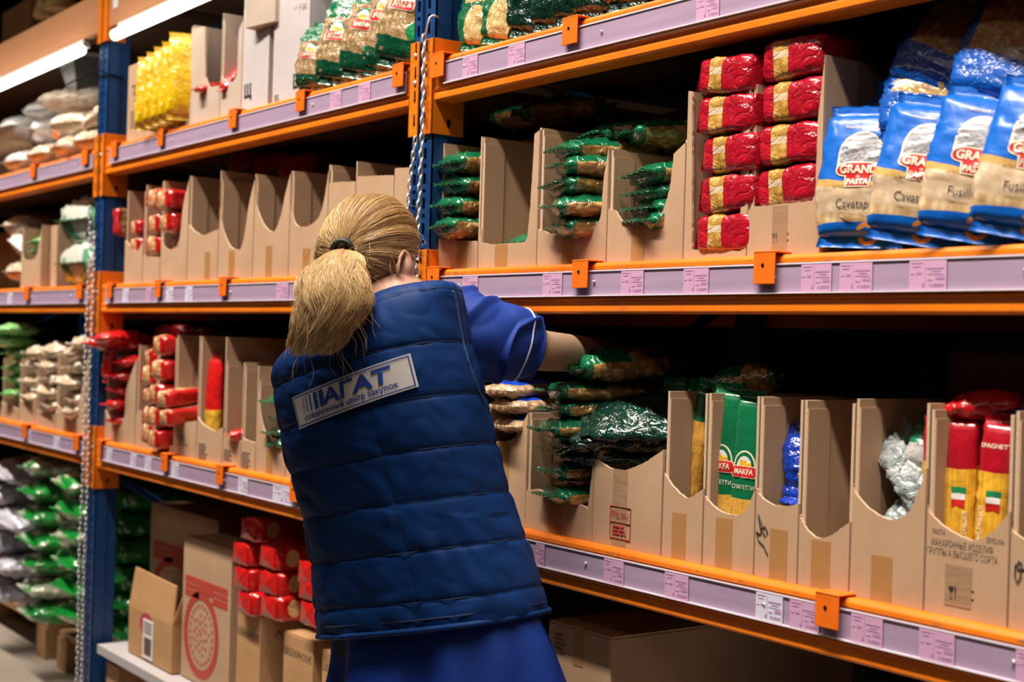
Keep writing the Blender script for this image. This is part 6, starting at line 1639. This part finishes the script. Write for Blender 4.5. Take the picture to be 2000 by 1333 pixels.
def hand(W_, fwd, side, upv):
    """palm, four bent fingers of different lengths, thumb from the side of the palm"""
    pc = W_ + fwd * .048
    bm_.ellipsoid(pc, fwd * .050, side * .040, upv * .015, 20, 12)
    bm_.tube([W_ - fwd * .01, W_ + fwd * .03], [.024, .024], 14)
    for k, (o, ln) in enumerate(((-.030, .066), (-.010, .076), (.010, .071), (.029, .056))):
        b_ = W_ + fwd * .082 + side * o
        b2 = b_ + (fwd * .94 - upv * .30) * ln * .45; b3 = b2 + (fwd * .62 - upv * .78) * ln * .32; b4 = b3 + (fwd * .25 - upv * .95) * ln * .26
        bm_.tube([b_ - fwd * .02, b_, b2, b3, b4], [.0095, .0095, .0085, .0078, .0062], 10)
    t0 = W_ + fwd * .030 - side * .034; t1 = t0 + (fwd * .6 - side * .65 - upv * .3) * .036; t2 = t1 + (fwd * .85 - side * .1 - upv * .5) * .03
    bm_.tube([W_ + fwd * .02 - side * .012, t0, t1, t2], [.014, .0125, .0105, .008], 10)
fw = (WR - EL).normalized(); hand(WR, fw, fw.cross(ZUP).normalized(), ZUP)
fw2 = (WRl - ELl).normalized(); hand(WRl, fw2, -fw2.cross(ZUP).normalized(), ZUP)
for s_ in (-1, 1):
    h0 = tors[4] + rb_ * s_ * .085 - ZUP * .05; kn = Vector((h0.x, h0.y + .02, .50)); an = Vector((h0.x + s_ * .01, h0.y - .01, FZ + .07))
    bm_.tube([h0 + ZUP * .05, h0, h0.lerp(kn, .5), kn, kn.lerp(an, .35), an, an - ZUP * .035], [.09, .088, .072, .054, .052, .036, .034], 18)
    bm_.ellipsoid(an + fb * .06 - ZUP * .03, rb_ * .042, fb * .105, ZUP * .030, 18, 10)
tmp = bm_.build('tmp_body', M['skin'])
rm = tmp.modifiers.new('r', 'REMESH'); rm.mode = 'VOXEL'; rm.voxel_size = .0042; rm.use_smooth_shade = True
smo = tmp.modifiers.new('s', 'SMOOTH'); smo.factor = .5; smo.iterations = 4
dg = bpy.context.evaluated_depsgraph_get()
me = bpy.data.meshes.new_from_object(tmp.evaluated_get(dg)); me.name = 'body'
bpy.data.objects.remove(tmp)
me.transform(Matrix.Translation(-ORG)); 
if not me.materials: me.materials.append(M['skin'])
body = bpy.data.objects.new('body', me); COL.objects.link(body); body.parent = person
# eyes, brows
for s_ in (-1, 1):
    m = MB(); m.ellipsoid(hp_(s_ * .027, .068, .006), hr * .012, hf * .006, hu * .006, 16, 10); m.build('eye', M['paper'], person, ORG)
    m = MB(); m.ellipsoid(hp_(s_ * .027, .0725, .006), hr * .005, hf * .003, hu * .0055, 12, 8); m.build('iris', M['ink'], person, ORG)
    m = MB(); m.tube([hp_(s_ * .014, .077, .022), hp_(s_ * .028, .074, .027), hp_(s_ * .042, .063, .022)], .0025, 6); m.build('eyebrow', M['hair_base'], person, ORG)
# knit forearm sleeve
kax = spline([SH.lerp(EL, .75), EL, EL.lerp(WR, .5), WR], 20)
m = MB(); m.loft(loft_axis(kax, [.0385 - .010 * k / 20 for k in range(21)], 30), 0, True, False); m.build('knit_sleeve', M['knit'], person, ORG)
kax = spline([SHl.lerp(ELl, .75), ELl, ELl.lerp(WRl, .5), WRl], 20)
m = MB(); m.loft(loft_axis(kax, [.0385 - .010 * k / 20 for k in range(21)], 30), 0, True, False); m.build('knit_sleeve', M['knit'], person, ORG)
# trousers + shoes
for s_ in (-1, 1):
    h0 = tors[4] + rb_ * s_ * .085 - ZUP * .05; kn = Vector((h0.x, h0.y + .02, .50)); an = Vector((h0.x + s_ * .01, h0.y - .01, FZ + .07))
    m = MB(); m.loft(loft_axis(spline([h0 + ZUP * .06, h0, h0.lerp(kn, .5), kn, kn.lerp(an, .5), an - ZUP * .02], 30), [.104 - .03 * k / 30 for k in range(31)], 30, lambda t, q: .004 * math.sin(q * 5 + t * 20)), 0, True, False)
    m.build('trouser_leg', M['trouser'], person, ORG)
    m = MB(); rings = []
    for (f0, z0_, z1_, w_) in ((-.055, .0, .055, .030), (-.045, 0, .075, .036), (-.01, .0, .085, .038), (.05, .0, .065, .043), (.10, .0, .05, .047), (.14, .0, .045, .044), (.168, .003, .03, .028)):
        c = Vector((an.x, an.y, FZ)) + fb * f0
        rings.append([c + rb_ * w_ * math.cos(q) + ZUP * ((z0_ + z1_) / 2 + (z1_ - z0_) / 2 * math.copysign(abs(math.sin(q)) ** .6, math.sin(q))) for q in [2 * math.pi * i / 20 for i in range(20)]])
    m.loft(rings, 0, True, True); m.build('shoe', M['shoe'], person, ORG)
# ---- hair
def sph(v, puff=0.0):
    v = v.normalized(); return hp_(v.x * (.071 + puff), v.y * (.084 + puff), .012 + v.z * (.094 + puff))
tie = Vector((.30, -.93, -.04)).normalized()          # where the hair is gathered (head frame: right, front, up)
hm = MB(); rings = []
# cap: grid from tie pole outward to the hairline
def hairline(th):
    """direction of the hairline at angle th around the head (0 top, pi bottom), both sides by sign"""
    c, s_ = math.cos(th), math.sin(th)
    tab = [(0, .80, .58), (.55, .66, .42), (.88, .42, .12), (.97, .16, -.06), (.86, -.30, -.34), (.50, -.60, -.72), (0, -.66, -.80)]
    a = abs(th) / math.pi
    v = interp(tab, a); return Vector((math.copysign(v[0], s_ if s_ else 1), v[1], v[2])).normalized()
def slerp(a, b, t):
    o = math.acos(max(-1, min(1, a.dot(b))));
    if o < 1e-4: return a.copy()
    return (a * math.sin((1 - t) * o) + b * math.sin(t * o)) / math.sin(o)
for k in range(21):
    t = .02 + .98 * k / 20
    rings.append([sph(slerp(tie, hairline(-math.pi + 2 * math.pi * i / 60), t), .003 + .007 * math.sin(math.pi * min(1, t * 1.05)) - (.006 if k == 20 else 0)) for i in range(60)])
hm.loft(rings, 1, True, True)
RH = random.Random(9)
def strand(m, pts, r0, r1, mi=0):
    n = len(pts); rings = []
    for k, p in enumerate(pts):
        d = (pts[min(n - 1, k + 1)] - pts[max(0, k - 1)]).normalized(); s_ = d.cross(Vector((.3, .2, .93))).normalized(); u_ = s_.cross(d)
        r = r0 + (r1 - r0) * k / (n - 1)
        rings.append([p + s_ * r, p - s_ * r * .5 + u_ * r * .8, p - s_ * r * .5 - u_ * r * .8])
    m.loft(rings, mi, True, True)
for i in range(9000):
    th = RH.uniform(-math.pi, math.pi); a = hairline(th)
    st = 1.0 if RH.random() < .55 else RH.uniform(.35, 1)
    lift = RH.uniform(.002, .013) * (1.0 + .5 * max(0, math.cos(th)))
    jx, jz = RH.gauss(0, .035), RH.gauss(0, .035); cl = noise.noise(Vector((th * 6, 1, 1))) * .010
    pts = []
    wv = RH.uniform(0, 6); wa = RH.uniform(0, .03)
    for k in range(11):
        t = st * (1 - k / 10)
        d = slerp(tie, a, t)
        d = d + Vector((jx, 0, jz)) * math.sin(math.pi * k / 10) * .9 + Vector((0, 0, wa * math.sin(wv + k * .9)))
        e_ = math.sin(math.pi * min(1, .12 + .88 * t / max(st, .01)))
        pts.append(sph(d, lift * e_ + cl * e_ + .0025 * (1 - abs(2 * t - 1)) - (.004 if k == 0 and st == 1.0 else 0)))
    strand(hm, pts, .00036, .0003)
# ponytail
TP = sph(tie, .006)
pt = [(672, 486, .013, 2.25), (665, 502, .030, 2.22), (656, 530, .044, 2.20), (653, 565, .051, 2.185), (647, 600, .053, 2.18), (634, 635, .044, 2.175), (620, 665, .036, 2.18), (610, 694, .020, 2.185)]
ptab = [(*atd(a, b, d), r) for a, b, r, d in pt]
core = [interp(ptab, k / 24) for k in range(25)]
hm.tube([Vector(c[:3]) for c in core[:19]], [c[3] * min(.55, .2 + k * .05, .06 + (18 - k) * .1) for k, c in enumerate(core[:19])], 20, 1)
for i in range(9000):
    q = RH.uniform(0, 2 * math.pi); rad = RH.random() ** .28; end = min(1.0, max(.45, RH.gauss(.84, .07) + .14 * noise.noise(Vector((math.cos(q) * 3, math.sin(q) * 3, rad * 2))))); ph = RH.uniform(0, 1.2) + 2.2 * noise.noise(Vector((math.cos(q) * 1.6, math.sin(q) * 1.6, 3)))
    amp_ = RH.uniform(.005, .012); out = RH.gauss(0, .06)
    pts = []
    for k in range(15):
        t = end * k / 14; c = interp(ptab, t); cc = Vector(c[:3])
        r = c[3] * rad * (1.04 + out * t) + (.012 * max(0, t - .75) * 4 * rad)
        off = CR * math.cos(q) * r + (-CF) * math.sin(q) * r * .75
        r *= 1 - .35 * max(0, t - .8) * (1 + math.sin(q * 5))
        w_ = amp_ * math.sin(t * 13 + ph * 2) * min(1, t * 3); w2 = amp_ * .7 * math.cos(t * 11 + ph * 2) * min(1, t * 3)
        pts.append(cc + off + CR * (w_ + .006 * math.sin(t * 9 + 1) * t) + CU * w2 * .5)
    strand(hm, pts, .00036, .00022)
# flyaways
for i in range(130):
    th = RH.uniform(-2.4, 2.4); a = hairline(th); d0 = slerp(tie, a, RH.uniform(.2, .95)); p = sph(d0, .010); v = (p - Hc).normalized() * RH.uniform(.2, 1) + Vector((RH.gauss(0, .7), RH.gauss(0, .7), RH.gauss(0, .5)))
    v.normalize(); L_ = RH.uniform(.015, .05); pts = []
    for k in range(7):
        t = k / 6; pts.append(p + v * L_ * t + Vector((0, 0, -.012 * t * t)) + (Hc - p).normalized() * L_ * .35 * t * t)
    strand(hm, pts, .00028, .0002)
for i in range(50):
    c = interp(ptab, RH.uniform(.35, .98)); p = Vector(c[:3]); q = RH.uniform(0, 2 * math.pi); o_ = CR * math.cos(q) + (-CF) * math.sin(q) * .6; L_ = RH.uniform(.02, .07)
    p = p + o_ * c[3]; pts = [p + (o_ * .45 * (k / 6) - ZUP * (k / 6)) * L_ + CR * .004 * math.sin(k + i) for k in range(7)]
    strand(hm, pts, .00032, .0002)
# a long loose lock on the right of the ponytail
for i in range(26):
    pts = []; dx = RH.gauss(0, 2.0); 
    lock = [(690, 500, 2.2), (712, 530, 2.19), (716, 565, 2.19), (703, 595, 2.19), (697, 625, 2.19 + RH.uniform(-.01, .01)), (705, 645 - RH.uniform(0, 25), 2.19)]
    tb = [tuple(atd(a + dx * (1 + j * .5), b, d)) for j, (a, b, d) in enumerate(lock)]
    strand(hm, [Vector(interp(tb, k / 14)) for k in range(15)], .0005, .0003)
hm.build('hair', [M['hair'], M['hair_base']], person, ORG)
# lock in front of the ear
m = MB()
for i in range(160):
    r0 = RH.uniform(-.010, .012); pts = []
    for k in range(9):
        t = k / 8; pts.append(hp_(.069 + .003 * math.sin(math.pi * t) + RH.gauss(0, .0004), -.020 + r0 * (1 - .6 * t) + .008 * t, .035 - .10 * t) + hr * RH.gauss(0, .0006))
    strand(m, pts, .0006, .0003)
m.build('side_hair_lock', M['hair'], person, ORG)
m = MB(); c = Vector(ptab[0][:3]).lerp(Vector(ptab[1][:3]), .25); ax = (Vector(ptab[1][:3]) - Vector(ptab[0][:3])).normalized() * .8 + (c - Hc).normalized() * .5; ax.normalize()
u1 = ax.cross(ZUP).normalized(); u2 = ax.cross(u1).normalized()
for kz in (-.004, .0005, .005): m.tube([c + ax * kz + (u1 * math.cos(q) + u2 * math.sin(q)) * .0165 for q in [2 * math.pi * k / 24 for k in range(24)]], .0042, 8, closed=True)
m.build('hair_tie', M['elastic'], person, ORG)
m = MB(); ec = hp_(.084, .003, -.040); m.tube([ec + hf * .007 * math.cos(q) + hu * .007 * math.sin(q) for q in [2 * math.pi * k / 16 for k in range(16)]], .0022, 8, closed=True); m.build('earring', M['zinc'], person, ORG)
